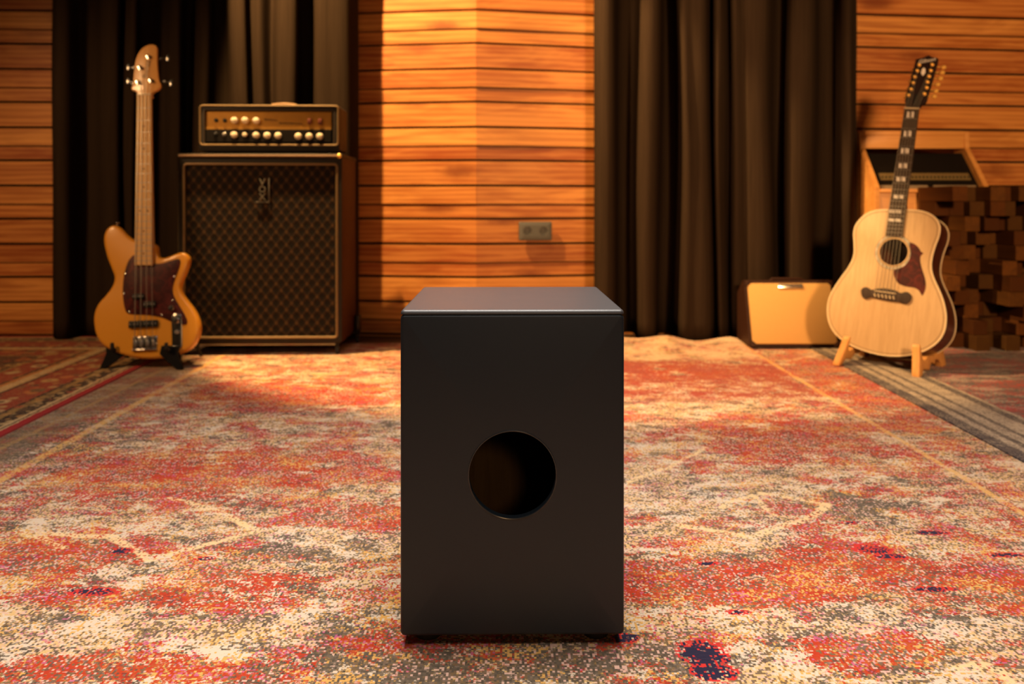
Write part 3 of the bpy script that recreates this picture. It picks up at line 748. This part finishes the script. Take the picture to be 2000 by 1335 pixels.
bm = nb(); tube(bm, [(-.1, .16, .115), (.1, .16, .115)], .007, 10); mk('crossbar', bm, M_BLACKMET, sd_)

# ------------------------------------------------------------------ amplifier stack
CW, CHT, CD = .645, .742, .295
cab = empty('speaker_cabinet', Matrix.Translation((-.9965, 3.08, .049)) @ Matrix.Rotation(math.radians(1.2), 4, 'Z'))
tag(cab, 'tall black speaker cabinet with a diamond pattern grille, below the amplifier head', 'speaker')
def cz(py): return CAMH + (HY - py) / F * 3.08 - .049
def cx(px): return (px - 1000) / F * 3.08 + .9965
bm = nb(); fx = .013
for c_, s_ in (((-CW / 2 + .009, CD / 2, CHT / 2), (.018, CD, CHT)), ((CW / 2 - .009, CD / 2, CHT / 2), (.018, CD, CHT)), ((0, CD / 2, .009), (CW - .03, CD, .018)), ((0, CD / 2, CHT - .009), (CW - .03, CD, .018)), ((0, CD - .008, CHT / 2), (CW - .03, .014, CHT - .03))):
    box(bm, c_, s_, .004, 2)
mk('shell', bm, M_TOLEXR, cab, 30)
bm = nb(); solid(bm, rrect(-CW / 2, 0, CW / 2, CHT, .008), -.006, .004, .003, 2, [rrect(-CW / 2 + .02, .018, CW / 2 - .016, CHT - .032, .012)])
bmesh.ops.transform(bm, matrix=FRONT, verts=bm.verts[:]); mk('front_frame', bm, M_TOLEX, cab)
bm = nb(); solid(bm, rrect(-CW / 2 + .018, .014, CW / 2 - .014, CHT - .030, .010), -.012, -.004, 0, 1); bmesh.ops.transform(bm, matrix=FRONT, verts=bm.verts[:]); gr = mk('grille', bm, M_GRILLE, cab)
bm = nb(); tube(bm, [(p[0], -.003, p[1]) for p in rrect(-CW / 2 + .0235, .021, CW / 2 - .0195, CHT - .0355, .012)], .0052, 8, closed=True); mk('piping', bm, M_BRASSPIPE, cab)
bm = nb(); box(bm, (0, CD / 2 - .004, CHT - .002), (CW + .006, CD + .01, .016), .005, 3); mk('top_lid', bm, M_TOLEX, cab)
bm = nb(); tube(bm, [(-CW / 2 + .006, -.012, CHT - .004), (CW / 2 - .004, -.012, CHT - .004)], .0055, 8); mk('top_piping', bm, plain('dull brown piping', (.17, .095, .05), .4, .3), cab)
bm = nb(); lathe(bm, [(.006, 0), (.009, .004), (.009, .008), (.004, .012)], 16, Matrix.Translation((CW / 2 - .008, -.012, CHT - .004)) @ FRONT); mk('corner_glint', bm, M_GOLDMET, cab)  # small gold piece put in for the glint at this corner
bm = nb(); tube(bm, [(-CW / 2 - .0045, .02, .02), (-CW / 2 - .0045, .02, CHT - .06)], .005, 8); mk('side_piping', bm, M_BRASSPIPE, cab)
bd = nb(); xb = cx(513); zb_ = cz(370)
def badge(bm, ch, size, z): 
    t = text_bm(ch, size, .003); bmesh.ops.transform(t, matrix=Matrix.Translation((xb, -.006, z)) @ FRONT, verts=t.verts[:]); return merge(bm, t)
badge(bd, 'V', .040, zb_ + .028); badge(bd, 'O', .036, zb_ + .0); badge(bd, 'X', .040, zb_ - .030)
bg = mk('badge_lettering', bd, M_PALE, cab, 0)
bm = nb(); box(bm, (xb + .026, -.003, zb_), (.005, .004, .092), .001); box(bm, (xb, -.003, zb_ - .05), (.055, .004, .005), .001); mk('badge_edge', bm, plain('dull badge rim', (.085, .07, .05), .5), bg)

# amplifier head on the cabinet
HB = .049 + CHT + .006
ah = empty('amplifier_head', Matrix.Translation((-.9675, 3.10, HB)) @ Matrix.Rotation(math.radians(1.5), 4, 'Z'))
tag(ah, 'black amplifier head with gold control panel and cream knobs, on the tall cabinet', 'amplifier')
HW, HH, HD = .556, .197, .165
def hx(px): return (px - 1000) / F * 3.10 + .9675
def hz_(py): return CAMH + (HY - py) / F * 3.10 - HB
def h4(x, y): return hx(380 + x / 5.882), hz_(190 + y / 5.882)
bm = nb(); solid(bm, rrect(-HW / 2, .010, HW / 2, HH, .016), -HD, 0, .003, 2, [rrect(-HW / 2 + .018, .034, HW / 2 - .020, HH - .020, .006)], r0=.003)
bmesh.ops.transform(bm, matrix=FRONT, verts=bm.verts[:]); mk('shell', bm, M_TOLEX, ah)
bm = nb(); box(bm, (0, .09, .102), (HW - .042, .12, .14)); mk('chassis', bm, M_BLACKPL, ah, 0)
bm = nb(); tube(bm, [(p[0], -.001, p[1]) for p in rrect(-HW / 2 + .005, hz_(283), HW / 2 - .005, HH - .005, .012)], .0036, 8, closed=True); mk('piping', bm, M_BRASSPIPE, ah)
bm = nb(); tube(bm, [(p[0], .002, p[1]) for p in rrect(-HW / 2 + .02, .036, HW / 2 - .021, HH - .021, .008)], .0035, 8, closed=True); mk('inner_piping', bm, plain('dark brown piping', (.04, .026, .016), .5), ah)
x0, zt = h4(98, 160); x1, zm = h4(1562, 366); _, zl = h4(0, 512)
bm = nb(); box(bm, ((x0 + x1) / 2, .016, (zt + zm) / 2), (x1 - x0, .012, zt - zm), .001); gp = mk('gold_panel', bm, M_GOLDPANEL, ah, 0)
bm = nb(); box(bm, ((x0 + x1) / 2, .014, (zl + zm) / 2), (x1 - x0, .014, zm - zl), .001); bp = mk('black_panel', bm, M_PANELBLK, ah, 0)
def hk(p, par, r=.0135, mat=None, nm='knob', dep=.016):
    a = h4(*p); bm = nb(); yy = .010 if par is gp else .007
    lathe(bm, [(r, 0), (r, dep * .3), (r * .86, dep * .45), (r * .82, dep * .9), (r * .65, dep), (.001, dep)], 22, Matrix.Translation((a[0], yy, a[1])) @ FRONT); return mk(nm, bm, mat or M_KNOB, par)
for p in ((455, 262), (577, 262), (703, 266)): hk(p, gp)
for p in ((455, 430), (706, 435), (830, 438), (955, 440), (1185, 446), (1310, 446), (1432, 446)): hk(p, bp)
hk((577, 428), bp, .009)
for p in ((243, 262), (343, 264)): hk(p, gp, .008, M_BLACKPL, 'input_jack', .006)
hk((243, 425), bp, .008, M_BLACKMET, 'input_jack', .006); hk((340, 425), bp, .008, M_STEEL, 'input_jack', .006)
for p in ((1315, 272), (1436, 276)):
    a = h4(*p); bm = nb(); box(bm, (a[0], .006, a[1]), (.016, .012, .024), .003, 2); mk('rocker_switch', bm, M_RED, gp)
bm = nb()
for (xa, xb_, y, n) in ((795, 945, 252, 9), (965, 1230, 292, 16)):
    pts = []
    for i in range(n * 5 + 1):
        t = i / (n * 5); a = h4(xa + (xb_ - xa) * t, y - 9 * math.sin(t * n * 2 * PI) * (1.3 if int(t * n) in (0, n // 2) else .7) + 10 * t); pts.append((a[0], .0095, a[1]))
    tube(bm, pts, .0011, 5)
mk('script_lettering', bm, M_INK, gp)
bm = nb(); a = h4(980, 75); tube(bm, [(a[0] - .055, .06, HH - .001), (a[0] - .045, .06, HH + .006), (a[0], .06, HH + .010), (a[0] + .045, .06, HH + .006), (a[0] + .055, .06, HH - .001)], .006, 8); mk('handle', bm, plain('worn tan leather handle', (.30, .17, .08), .4), ah)
for s in (-1, 1):
    for y in (.03, HD - .03):
        bm = nb(); lathe(bm, [(.011, .0), (.012, .003), (.010, .011)], 14, Matrix.Translation((s * (HW / 2 - .04), y, 0))); mk('foot', bm, M_RUBBER, ah)

# chrome trolley carrying the cabinet
tw = empty('cabinet_trolley', Matrix.Translation((-.9965, 3.08, 0)) @ Matrix.Rotation(math.radians(1.2), 4, 'Z'))
tag(tw, 'low dark metal trolley with castors under the tall speaker cabinet', 'trolley')
for s in (-1, 1):
    bm = nb(); tube(bm, [(s * .300, .012, .041), (s * .300, CD - .01, .041), (s * (.335), CD + .0, .041)], .0075, 8); mk('side_rail', bm, M_BLACKMET, tw)
    for y, xx in ((.02, s * .300), (CD - .02, s * .335)):
        bm = nb(); box(bm, (xx, y, .030), (.018, .022, .016), .003); fk = mk('castor_fork', bm, M_BLACKMET, tw)
        bm = nb(); lathe(bm, [(.010, -.008), (.0145, -.006), (.0145, .006), (.010, .008)], 18, Matrix.Translation((xx, y, .0146)) @ Matrix.Rotation(PI / 2, 4, 'Y')); mk('castor_wheel', bm, M_RUBBER, fk)
bm = nb(); tube(bm, [(-.300, .02, .041), (.300, .02, .041)], .0065, 8); mk('cross_rail', bm, M_STEEL, tw)
bm = nb(); tube(bm, [(-.300, CD - .03, .041), (.300, CD - .03, .041)], .0065, 8); mk('cross_rail', bm, M_BLACKMET, tw)
bm = nb(); box(bm, (.338, CD - .03, .085), (.02, .05, .075), .006); mk('side_bracket', bm, M_BLACKMET, tw)

# ------------------------------------------------------------------ small combo amplifier
ca = empty('combo_amplifier', Matrix.Translation((1.166, 3.205, 0)))
tag(ca, 'small low combo amplifier with a wheat coloured grille, on the floor before the right curtain', 'amplifier')
CX = .185; DZ = .275
side = [(0, .008), (.082, DZ), (.110, DZ), (.188, .215), (.188, .008)]
def prof(x0, x1, P, r=.004):
    bm = nb(); A_ = [bm.verts.new((x0, y, z)) for y, z in P]; B_ = [bm.verts.new((x1, y, z)) for y, z in P]; k = len(P)
    bm.faces.new(A_); bm.faces.new(B_[::-1])
    for i in range(k): bm.faces.new((A_[i], A_[(i + 1) % k], B_[(i + 1) % k], B_[i]))
    if r: bmesh.ops.bevel(bm, geom=bm.edges[:], offset=r, segments=2, affect='EDGES')
    return bm
mk('cabinet', prof(-CX, CX, side), M_LEATHER, ca, 35)
tl_ = math.atan2(.082, DZ - .008); T = Matrix.Translation((0, 0, .008)) @ Matrix.Rotation(-tl_, 4, 'X')
hf = math.hypot(.082, DZ - .008)
bm = nb(); box(bm, (0, -.004, hf / 2), (CX * 2 - .022, .012, hf - .026), .003); bmesh.ops.transform(bm, matrix=T, verts=bm.verts[:]); mk('grille', bm, M_WHEAT, ca, 30)
for sx in (-1, 1):
    for z in (.019, hf - .019):
        bm = nb(); u = 1 if z < .1 else -1
        pts = [(0, 0), (-sx * .026, 0), (-sx * .020, u * .014), (-sx * .008, u * .024), (0, u * .026)]
        solid(bm, pts, .0, .004, .001, 2); bmesh.ops.transform(bm, matrix=T @ Matrix.Translation((sx * (CX - .002), -.0075, z - u * .018)) @ FRONT, verts=bm.verts[:]); mk('corner_protector', bm, M_LEATHER, ca)
bxl = (1543 - 1000) / F * 3.27 - 1.166
bm = nb(); box(bm, (bxl, -.013, hf - .026), (.105, .005, .019), .002); bmesh.ops.transform(bm, matrix=T, verts=bm.verts[:]); bgd = mk('name_badge', bm, plain('polished silver badge', (.85, .78, .66), .22, .9), ca, 30)
bm = nb()
for i in range(9):
    x = bxl - .036 + i * .009; box(bm, (x, -.0158, hf - .026 + .0012 * math.sin(i * 2.1)), (.0045 + .001 * math.sin(i * 3), .001, .0075 + .0025 * math.sin(i * 1.7)), 0, 1, Matrix.Rotation(.25, 4, 'Y'))
bmesh.ops.transform(bm, matrix=T, verts=bm.verts[:]); mk('badge_lettering', bm, M_INK, bgd, 0)
for sx in (-1, 1):
    for y in (.03, .165):
        bm = nb(); lathe(bm, [(.011, 0), (.012, .003), (.010, .0095)], 14, Matrix.Translation((sx * (CX - .03), y, 0))); mk('foot', bm, M_RUBBER, ca)
bm = nb(); tube(bm, [(-.07, .10, DZ - .002), (-.062, .10, DZ + .006), (.062, .10, DZ + .006), (.07, .10, DZ - .002)], .005, 8); mk('handle', bm, M_LEATHER, ca)

# ------------------------------------------------------------------ acoustic guitar
P0g = Vector((1.332, 2.83, .05)); frg = frame(45, 14, 2)
ag = empty('acoustic_guitar', fmat(P0g, frg))
tag(ag, 'natural spruce twelve-string acoustic guitar leaning on a wooden stand at the right', 'guitar')
def z6(x, y): return unproj(1580 + x / 3.514, 380 + y / 3.514, P0g, frg)
def z5(x, y): return unproj(1580 + x / 3.926, 80 + y / 3.926, P0g, frg)
top = [(545, 103), (495, 104), (445, 111), (390, 134), (345, 174), (318, 215), (307, 265), (310, 330), (311, 390), (300, 442), (270, 500), (230, 555), (190, 612), (155, 670), (133, 730), (126, 795), (134, 860), (155, 915), (190, 962), (237, 1002), (305, 1040), (385, 1071), (470, 1093), (560, 1105),
       (650, 1104), (730, 1090), (800, 1065), (860, 1028), (905, 980), (932, 920), (940, 850), (935, 790), (918, 720), (890, 650), (860, 585), (842, 530), (837, 480), (845, 420), (865, 350), (888, 290), (897, 240), (893, 205), (875, 170), (840, 139), (790, 117), (730, 106), (665, 104), (605, 103)]
TO = smooth_loop([z6(*p) for p in top], 3)
hc = z6(580, 393); HRg = .0485
bm = nb(); solid(bm, TO, -.003, 0, .001, 2, [circ(hc[0], hc[1], HRg, 48)]); mk('soundboard', bm, M_SPRUCE, ag)
# ribs and back: an open shell under the soundboard
bm = nb(); Q = [(p[0], p[1]) for p in TO]
if area2(Q) < 0: Q = Q[::-1]
r1 = [bm.verts.new((x, y, -.003)) for x, y in Q]; DB = [-.108 - .012 * (1 - sst(y, .05, .5)) for x, y in Q]
r2 = [bm.verts.new((x, y, z)) for (x, y), z in zip(Q, DB)]; Qi = inset(Q, .003); r3 = [bm.verts.new((x, y, -.003)) for x, y in Qi]; r4 = [bm.verts.new((x, y, z + .003)) for (x, y), z in zip(Qi, DB)]
k = len(Q)
for A_, B_ in ((r1, r2), (r3, r4), (r1, r3)):
    for j in range(k): bm.faces.new((A_[j], A_[(j + 1) % k], B_[(j + 1) % k], B_[j]))
for R_ in (r2, r4): bmesh.ops.triangle_fill(bm, use_beauty=True, edges=[bm.edges.get((R_[j], R_[(j + 1) % k])) for j in range(k)], normal=(0, 0, 1))
mk('sides_and_back', bm, M_MAHOG, ag, 50)
bm = nb(); tube(bm, [(x, y, -.002) for x, y in Q], .0026, 6, closed=True); mk('front_binding', bm, M_IVORY, ag)
bm = nb(); tube(bm, [(x, y, z + .002) for (x, y), z in zip(Q, DB)], .0024, 6, closed=True); mk('back_binding', bm, M_IVORY, ag)
bm = nb(); Qp = inset(Q, .0075); tube(bm, [(x, y, .0002) for x, y in Qp], .0007, 5, closed=True); mk('purfling', bm, M_INK, ag)
bm = nb(); solid(bm, circ(hc[0], hc[1], .0645, 64), .0001, .0009, 0, 1, [circ(hc[0], hc[1], .0575, 64)]); ro = mk('rosette', bm, M_ABAL, ag)
for rr in (.0655, .0565, .0492):
    bm = nb(); tube(bm, [(x, y, .0004) for x, y in circ(hc[0], hc[1], rr, 64)], .0007, 5, closed=True); mk('rosette_line', bm, M_INK, ro)
lb = z6(640, 385); bm = nb(); box(bm, (hc[0] + .022, hc[1] + .0, -.104), (.06, .09, .002)); mk('paper_label', bm, plain('grey paper label', (.5, .5, .5), .7), ag)
pgd = [(690, 332), (724, 338), (752, 362), (770, 392), (786, 402), (768, 418), (764, 450), (772, 495), (788, 545), (801, 595), (800, 645), (780, 690), (770, 682), (756, 658), (722, 638), (668, 630), (620, 612), (594, 580), (582, 545), (584, 518), (625, 506), (662, 482), (690, 440), (698, 392)]
bm = nb(); solid(bm, smooth_loop([z6(*p) for p in pgd], 3), .0002, .0018, .0004, 1); mk('pickguard', bm, M_TORT, ag)
bmh = nb()
br_ = [(362, 672), (366, 648), (388, 636), (412, 640), (426, 652), (450, 652), (480, 645), (540, 646), (600, 660), (634, 676), (650, 672), (676, 668), (700, 684), (706, 708), (696, 736), (672, 750), (645, 746), (628, 738), (600, 736), (540, 728), (480, 715), (440, 706), (420, 708), (396, 716), (372, 704)]
bm = nb(); solid(bm, smooth_loop([z6(*p) for p in br_], 3), .0002, .0085, .002, 2); brg = mk('bridge', bm, M_ROSEW, ag)
sA, sB = z6(455, 662), z6(602, 682); bm = nb(); tube(bm, [(*sA, .0095), (*sB, .0095)], .0017, 8); mk('saddle', bm, M_IVORY, brg)
fl_, fr_ = z6(531, 283), z6(645, 290); nL, nR = z5(735, 522), z5(848, 526)
bm = nb(); solid(bm, [fl_, fr_, nR, nL], .0004, .0075, .001, 1); fbg = mk('fretboard', bm, M_ROSEW, ag)
bm = nb(); rings = []; jl, jr = z6(546, 120), z6(664, 122)
for t in [i / 12 for i in range(13)]:
    L, R = lerp(jl, nL, t), lerp(jr, nR, t); mid = lerp(L, R, .5); hw = (R[0] - L[0]) / 2; dep = .017 - .003 * t + (.05 * (1 - t / .12) ** 2 if t < .12 else 0)
    rings.append([bm.verts.new((mid[0] + hw * math.cos(a), mid[1], .0008 - dep * max(0, math.sin(a)) ** .7)) for a in [PI * j / 10 for j in range(11)]])
for A_, B_ in zip(rings, rings[1:]):
    for j in range(10): bm.faces.new((A_[j], A_[j + 1], B_[j + 1], B_[j]))
    bm.faces.new((A_[10], A_[0], B_[0], B_[10]))
bm.faces.new(rings[0]); bm.faces.new(rings[-1]); mk('neck', bm, M_MAHOG, ag)
lng = nL[1] - fl_[1]; scg = lng / (1 - 2 ** (-20 / 12)) 
for k in range(1, 20):
    t = 1 - scg * (1 - 2 ** (-k / 12)) / lng; L, R = lerp(fl_, nL, t), lerp(fr_, nR, t)
    bm = nb(); tube(bm, [(L[0], L[1], .0076), (R[0], R[1], .0076)], .0009, 6); mk('fret', bm, M_STEEL, fbg)
inl = [z5(785, 570), z5(762, 715), z5(740, 846), z5(727, 960), z5(711, 1063), z5(695, 1197), z5(671, 1310), z6(598, 120), z6(596, 178)]
for i, q in enumerate(inl):
    hw = .0125 + .0012 * i; hh = max(.006, .0135 - .0011 * i)
    for s in (-1, 1):
        x0, x1 = (q[0] - hw, q[0] - .0015) if s < 0 else (q[0] + .0015, q[0] + hw)
        bm = nb(); solid(bm, [(x0, q[1] - hh * .8), (x1, q[1] - hh), (x1 - .002, q[1] + hh * .8), (x0 - .002 + .001, q[1] + hh)], .0074, .0079, 0, 1); mk('inlay', bm, M_PEARL, fbg)
bm = nb(); tube(bm, [(nL[0], nL[1] + .002, .006), (nR[0], nR[1] + .002, .006)], .0036, 8); mk('nut', bm, M_IVORY, ag)
hdp = [(752, 510), (745, 490), (736, 468), (740, 440), (752, 398), (768, 340), (786, 275), (802, 215), (815, 160), (822, 140), (850, 134), (880, 126), (905, 114), (925, 112), (940, 122), (965, 128), (986, 132), (982, 160), (965, 225), (945, 295), (925, 360), (908, 415), (895, 462), (872, 484), (850, 500), (842, 512)]
HPL = [z5(*p) for p in hdp]
bm = nb(); solid(bm, smooth_loop(HPL, 2), -.014, .002, .001, 1); hdg = mk('headstock', bm, M_EBONY, ag)
lp = [(847, 187), (833, 232), (815, 279), (802, 325), (786, 373), (768, 420)]; rp = [(947, 185), (936, 230), (923, 274), (911, 317), (905, 361), (888, 408)]
ob = [(1022, 190), (1012, 230), (998, 276), (977, 322), (963, 372), (950, 415)]; lb_ = [(797, 208), (785, 258), (769, 300), (757, 352), (744, 395), (736, 422)]
PT = []
for a_, e_ in list(zip(lp, lb_)) + list(zip(rp, ob)):
    a, e = z5(*a_), z5(*e_); PT.append(a)
    bm = nb(); lathe(bm, [(.0065, .0015), (.0065, .003), (.0036, .0035), (.0036, .011), (.0042, .0115), (.002, .013)], 14, Matrix.Translation((*a, 0))); tp = mk('tuning_peg', bm, M_GOLDMET, hdg)
    bm = nb(); tube(bm, [(a[0], a[1], -.017), (*lerp(a, e, .8), -.017)], .0024, 8); lathe(bm, [(.004, -.008), (.0078, -.004), (.008, .004), (.004, .008)], 14, Matrix.Translation((e[0], e[1], -.017)) @ Matrix.Rotation(PI / 2, 4, 'Y')); mk('tuner_button', bm, M_GOLDMET, tp)
bm = text_bm('Gibson', .021, .0006, .25); q = z5(905, 152); bmesh.ops.transform(bm, matrix=Matrix.Translation((q[0], q[1], .0024)) @ Matrix.Rotation(math.radians(6), 4, 'Z'), verts=bm.verts[:]); mk('script_lettering', bm, M_PEARL, hdg, 0)
q = z5(878, 240); bm = nb(); solid(bm, [(q[0] + x, q[1] + y) for x, y in ((0, -.016), (.008, -.003), (.0055, .013), (0, .018), (-.0055, .013), (-.008, -.003))], .002, .0026, 0, 1); mk('crest_inlay', bm, M_PEARL, hdg)
bm = nb(); solid(bm, [z5(*p) for p in ((800, 498), (806, 440), (824, 402), (846, 420), (842, 500))], .002, .0036, .0006, 1); mk('truss_rod_cover', bm, M_BLACKPL, hdg)
pins = []
for i in range(12):
    t = (i // 2 + (.12 if i % 2 else -.12)) / 5; t = min(1.02, max(-.02, t))
    s = lerp(sA, sB, .06 + .88 * t); n_ = lerp(nL, nR, .08 + .84 * t)
    e = PT[5 - i // 2 if i < 6 else 6 + 5 - (11 - i) // 2] if False else PT[(5, 4, 3, 2, 1, 0, 6, 7, 8, 9, 10, 11)[i]]
    pz = (s[0] - .001, s[1] - .013 - (.006 if i % 2 else 0))
    bm = nb(); tube(bm, [(*pz, .0085), (*s, .0112), (n_[0], n_[1] + .002, .0098), (e[0], e[1], .008)], .00055, 5); mk('string', bm, M_STRING, ag)
    bm = nb(); lathe(bm, [(.0022, .008), (.0028, .0095), (.0022, .0115)], 10, Matrix.Translation((*pz, 0))); mk('bridge_pin', bm, M_IVORY, brg)

# wooden stand under it: two profiled boards
t45 = math.radians(45)
ws = empty('guitar_stand', Matrix.Translation((1.332, 2.83, .0042)) @ Matrix.Rotation(-t45, 4, 'Z'))
tag(ws, 'honey coloured wooden stand holding the acoustic guitar on the right', 'stand')
bp_ = [(-.078, 0), (-.048, 0), (-.040, .010), (-.030, .016), (-.012, .019), (.006, .012), (.014, .018), (.028, .009), (.040, .020), (.065, .032), (.085, .022), (.102, .034), (.13, .030), (.155, .018), (.168, .004), (.174, 0), (.214, 0), (.206, .030), (.192, .066), (.174, .100), (.150, .094), (.128, .062), (.09, .052), (.03, .058), (-.012, .050), (-.030, .058), (-.040, .085), (-.046, .104), (-.058, .104), (-.064, .07), (-.074, .03)]
for x0, sh in ((-.122, .30), (.152, -.06)):
    bm = nb(); lp_ = smooth_loop(bp_, 3); solid(bm, lp_, -.0125, .0125, .003, 2)
    R = Matrix(((0, 0, 1, 0), (1, 0, 0, 0), (0, 1, 0, 0), (0, 0, 0, 1)))
    bmesh.ops.transform(bm, matrix=R, verts=bm.verts[:])
    for v in bm.verts: v.co.x += x0 + sh * v.co.z
    mk('side_board', bm, M_BEECH, ws)
bm = nb(); box(bm, (.018, .118, .058), (.276, .02, .03), .004); mk('cross_board', bm, M_BEECH, ws)

# ------------------------------------------------------------------ studio rack desk
rk = empty('rack_desk', Matrix.Translation((1.82, 3.36, 0)))
tag(rk, 'honey pine rack desk with a sloping black equipment panel, behind the acoustic guitar neck', 'desk')
RX0, RX1 = -.252, .243; y2, y1 = 0.0, .145; yb = .235; z2, z1, z0_ = .672, .848, .925
prof_s = [(y2, 0), (y2, z2), (y1, z1), (y1 + .004, z0_), (yb, z0_), (yb, 0)]
for xa, xb_ in ((RX0, RX0 + .022), (RX1 - .022, RX1)):
    mk('side_panel', prof(xa, xb_, prof_s, .002), M_CONSOLE, rk, 30)
bm = nb(); box(bm, ((RX0 + RX1) / 2, y1 + .014, (z1 + z0_) / 2 + .002), (RX1 - RX0 - .044, .02, z0_ - z1 + .002), .002); mk('fascia', bm, M_CONSOLE, rk, 30)
bm = nb(); box(bm, ((RX0 + RX1) / 2, (y1 + yb) / 2, z0_ - .008), (RX1 - RX0 - .044, yb - y1, .018), .002); mk('top_board', bm, M_CONSOLE, rk, 30)
sl = math.atan2(y1 - y2, z1 - z2); S = Matrix.Translation((0, y2, z2)) @ Matrix.Rotation(-sl, 4, 'X'); hl = math.hypot(y1 - y2, z1 - z2)
def onslope(bm): bmesh.ops.transform(bm, matrix=S, verts=bm.verts[:]); return bm
cxr = (RX0 + RX1) / 2; wr = RX1 - RX0 - .048
bm = nb(); box(bm, (cxr, .034, hl / 2), (wr, .012, hl - .004)); ep = mk('equipment_panel', onslope(bm), M_PANELBLK, rk, 0)
bm = nb(); box(bm, (cxr + .005, .026, hl * .36), (wr - .05, .006, hl * .17), .001); pb = mk('patch_bay', onslope(bm), plain('olive brown patch strip', (.20, .14, .055), .5, .2), ep, 0)
for row in (0, 1):
    for i in range(24):
        bm = nb(); lathe(bm, [(.0042, 0), (.0042, .004), (.0025, .0042)], 10, Matrix.Translation((cxr + .005 - wr / 2 + .034 + (wr - .068) * i / 23, .023, hl * (.33 + .065 * row))) @ FRONT); mk('jack_socket', onslope(bm), (M_BRASSPIPE if row else M_BLACKMET), pb)
for xa, xb_ in ((-.21, -.005), (.02, .205)):
    bm = nb(); box(bm, ((xa + xb_) / 2, .026, hl * .085), (xb_ - xa, .006, hl * .10), .001); mk('display_strip', onslope(bm), plain('grey brown label strip', (.22, .16, .10), .5), ep, 0)
bm = nb(); box(bm, (cxr, .012, z2 - .016), (RX1 - RX0 - .044, .03, .016), .003); mk('bottom_rail', bm, M_CONSOLE, rk, 30)
bm = nb(); box(bm, (cxr, .018, z2 / 2 - .008), (RX1 - RX0 - .044, .014, z2 - .018), .002); mk('front_panel', bm, M_CONSOLE, rk, 30)
bm = nb(); box(bm, (RX0 + .105, .006, z2 / 2 - .006), (.022, .014, z2 - .014), .003); mk('front_rail', bm, M_CONSOLE, rk, 30)

# ------------------------------------------------------------------ timber block diffuser
df = empty('block_diffuser', Matrix.Translation((1.78, 3.335, .0042)))
tag(df, 'low wall of dark timber blocks of uneven lengths, right of the acoustic guitar', 'sound diffuser')
NBX, NBZ, BS = 9, 11, .0605
bm = nb(); box(bm, (BS * NBX / 2 - BS / 2, .012, BS * NBZ / 2), (BS * NBX, .018, BS * NBZ), .002); mk('back_board', bm, M_BLOCKS, df, 0)
known = {(0, 10): .25, (1, 10): .06, (2, 10): .10, (3, 10): .20, (4, 10): .14, (5, 10): .19, (6, 10): .24, (7, 10): .10, (1, 8): .23, (2, 9): .16, (2, 8): .05, (3, 9): .20, (4, 9): .17, (3, 8): .16, (4, 8): .10,
         (1, 7): .06, (2, 7): .04, (3, 7): .10, (4, 7): .04, (2, 6): .10, (3, 6): .03, (4, 6): .05, (5, 6): .17, (2, 5): .05, (3, 5): .03, (4, 5): .18, (3, 4): .12, (4, 4): .23, (4, 3): .22, (5, 4): .05, (2, 2): .12, (3, 2): .05, (2, 1): .18, (3, 1): .12, (4, 1): .08, (5, 2): .22, (5, 1): .18}
rnd = random.Random(21)
for j in range(NBZ):
    for i in range(NBX):
        L = known.get((i, j), rnd.choice([.03, .05, .08, .12, .16, .2])); s = BS - .001
        bm = nb(); box(bm, (0, -L / 2, 0), (s, L, s), .0015, 1)
        mk('block', bm, M_BLOCKS, df, 0, Matrix.Translation((i * BS, .003, (j + .5) * BS)))

# ------------------------------------------------------------------ lights
def aim(o, t): o.rotation_euler = (Vector(t) - o.location).to_track_quat('-Z', 'Y').to_euler()
def area(name, loc, tgt, sx, sy, w, col, spread=180):
    l = bpy.data.lights.new(name, 'AREA'); l.shape = 'RECTANGLE'; l.size = sx; l.size_y = sy; l.energy = w; l.color = col; l.spread = math.radians(spread)
    o = bpy.data.objects.new(name, l); COL.objects.link(o); o.location = loc; aim(o, tgt); return o
def spot(name, loc, tgt, w, col, cone, blend=.3, r=.05):
    l = bpy.data.lights.new(name, 'SPOT'); l.energy = w; l.color = col; l.spot_size = math.radians(cone); l.spot_blend = blend; l.shadow_soft_size = r
    o = bpy.data.objects.new(name, l); COL.objects.link(o); o.location = loc; aim(o, tgt); return o
WARM = (1.0, .61, .24); WARM2 = (1.0, .57, .25); NEUT = (1.0, .91, .82)
area('ceiling_softbox', (0, 1.40, 2.65), (0, 1.0, 0), 1.7, .8, 33, NEUT, 86)
area('front_softbox', (0, -.2, 2.6), (0, .5, .1), 1.8, .8, 8, NEUT, 90)
spot('wall_spot', (-1.24, 2.79, 2.76), (-.12, 3.5, .5), 860, WARM, 60, .25, .03)
spot('room_spot', (1.15, -1.7, 1.7), (1.80, 3.4, 1.12), 880, WARM2, 58, 1.0, .20)
spot('curtain_spot', (-.15, 2.25, 2.74), (.86, 3.45, .95), 210, WARM2, 42, .8, .04)
spot('left_spot', (-2.6, .9, 2.1), (-1.75, 3.1, .52), 185, WARM2, 48, .7, .30)
area('rear_fill', (.55, -2.1, 1.45), (0, 1.0, .3), .3, .3, 8, WARM2)  # added fill light that warms the inside of the drum
w = bpy.data.worlds.new('world'); SC.world = w; w.use_nodes = True
w.node_tree.nodes['Background'].inputs[0].default_value = (.02, .02, .024, 1); w.node_tree.nodes['Background'].inputs[1].default_value = 1.0
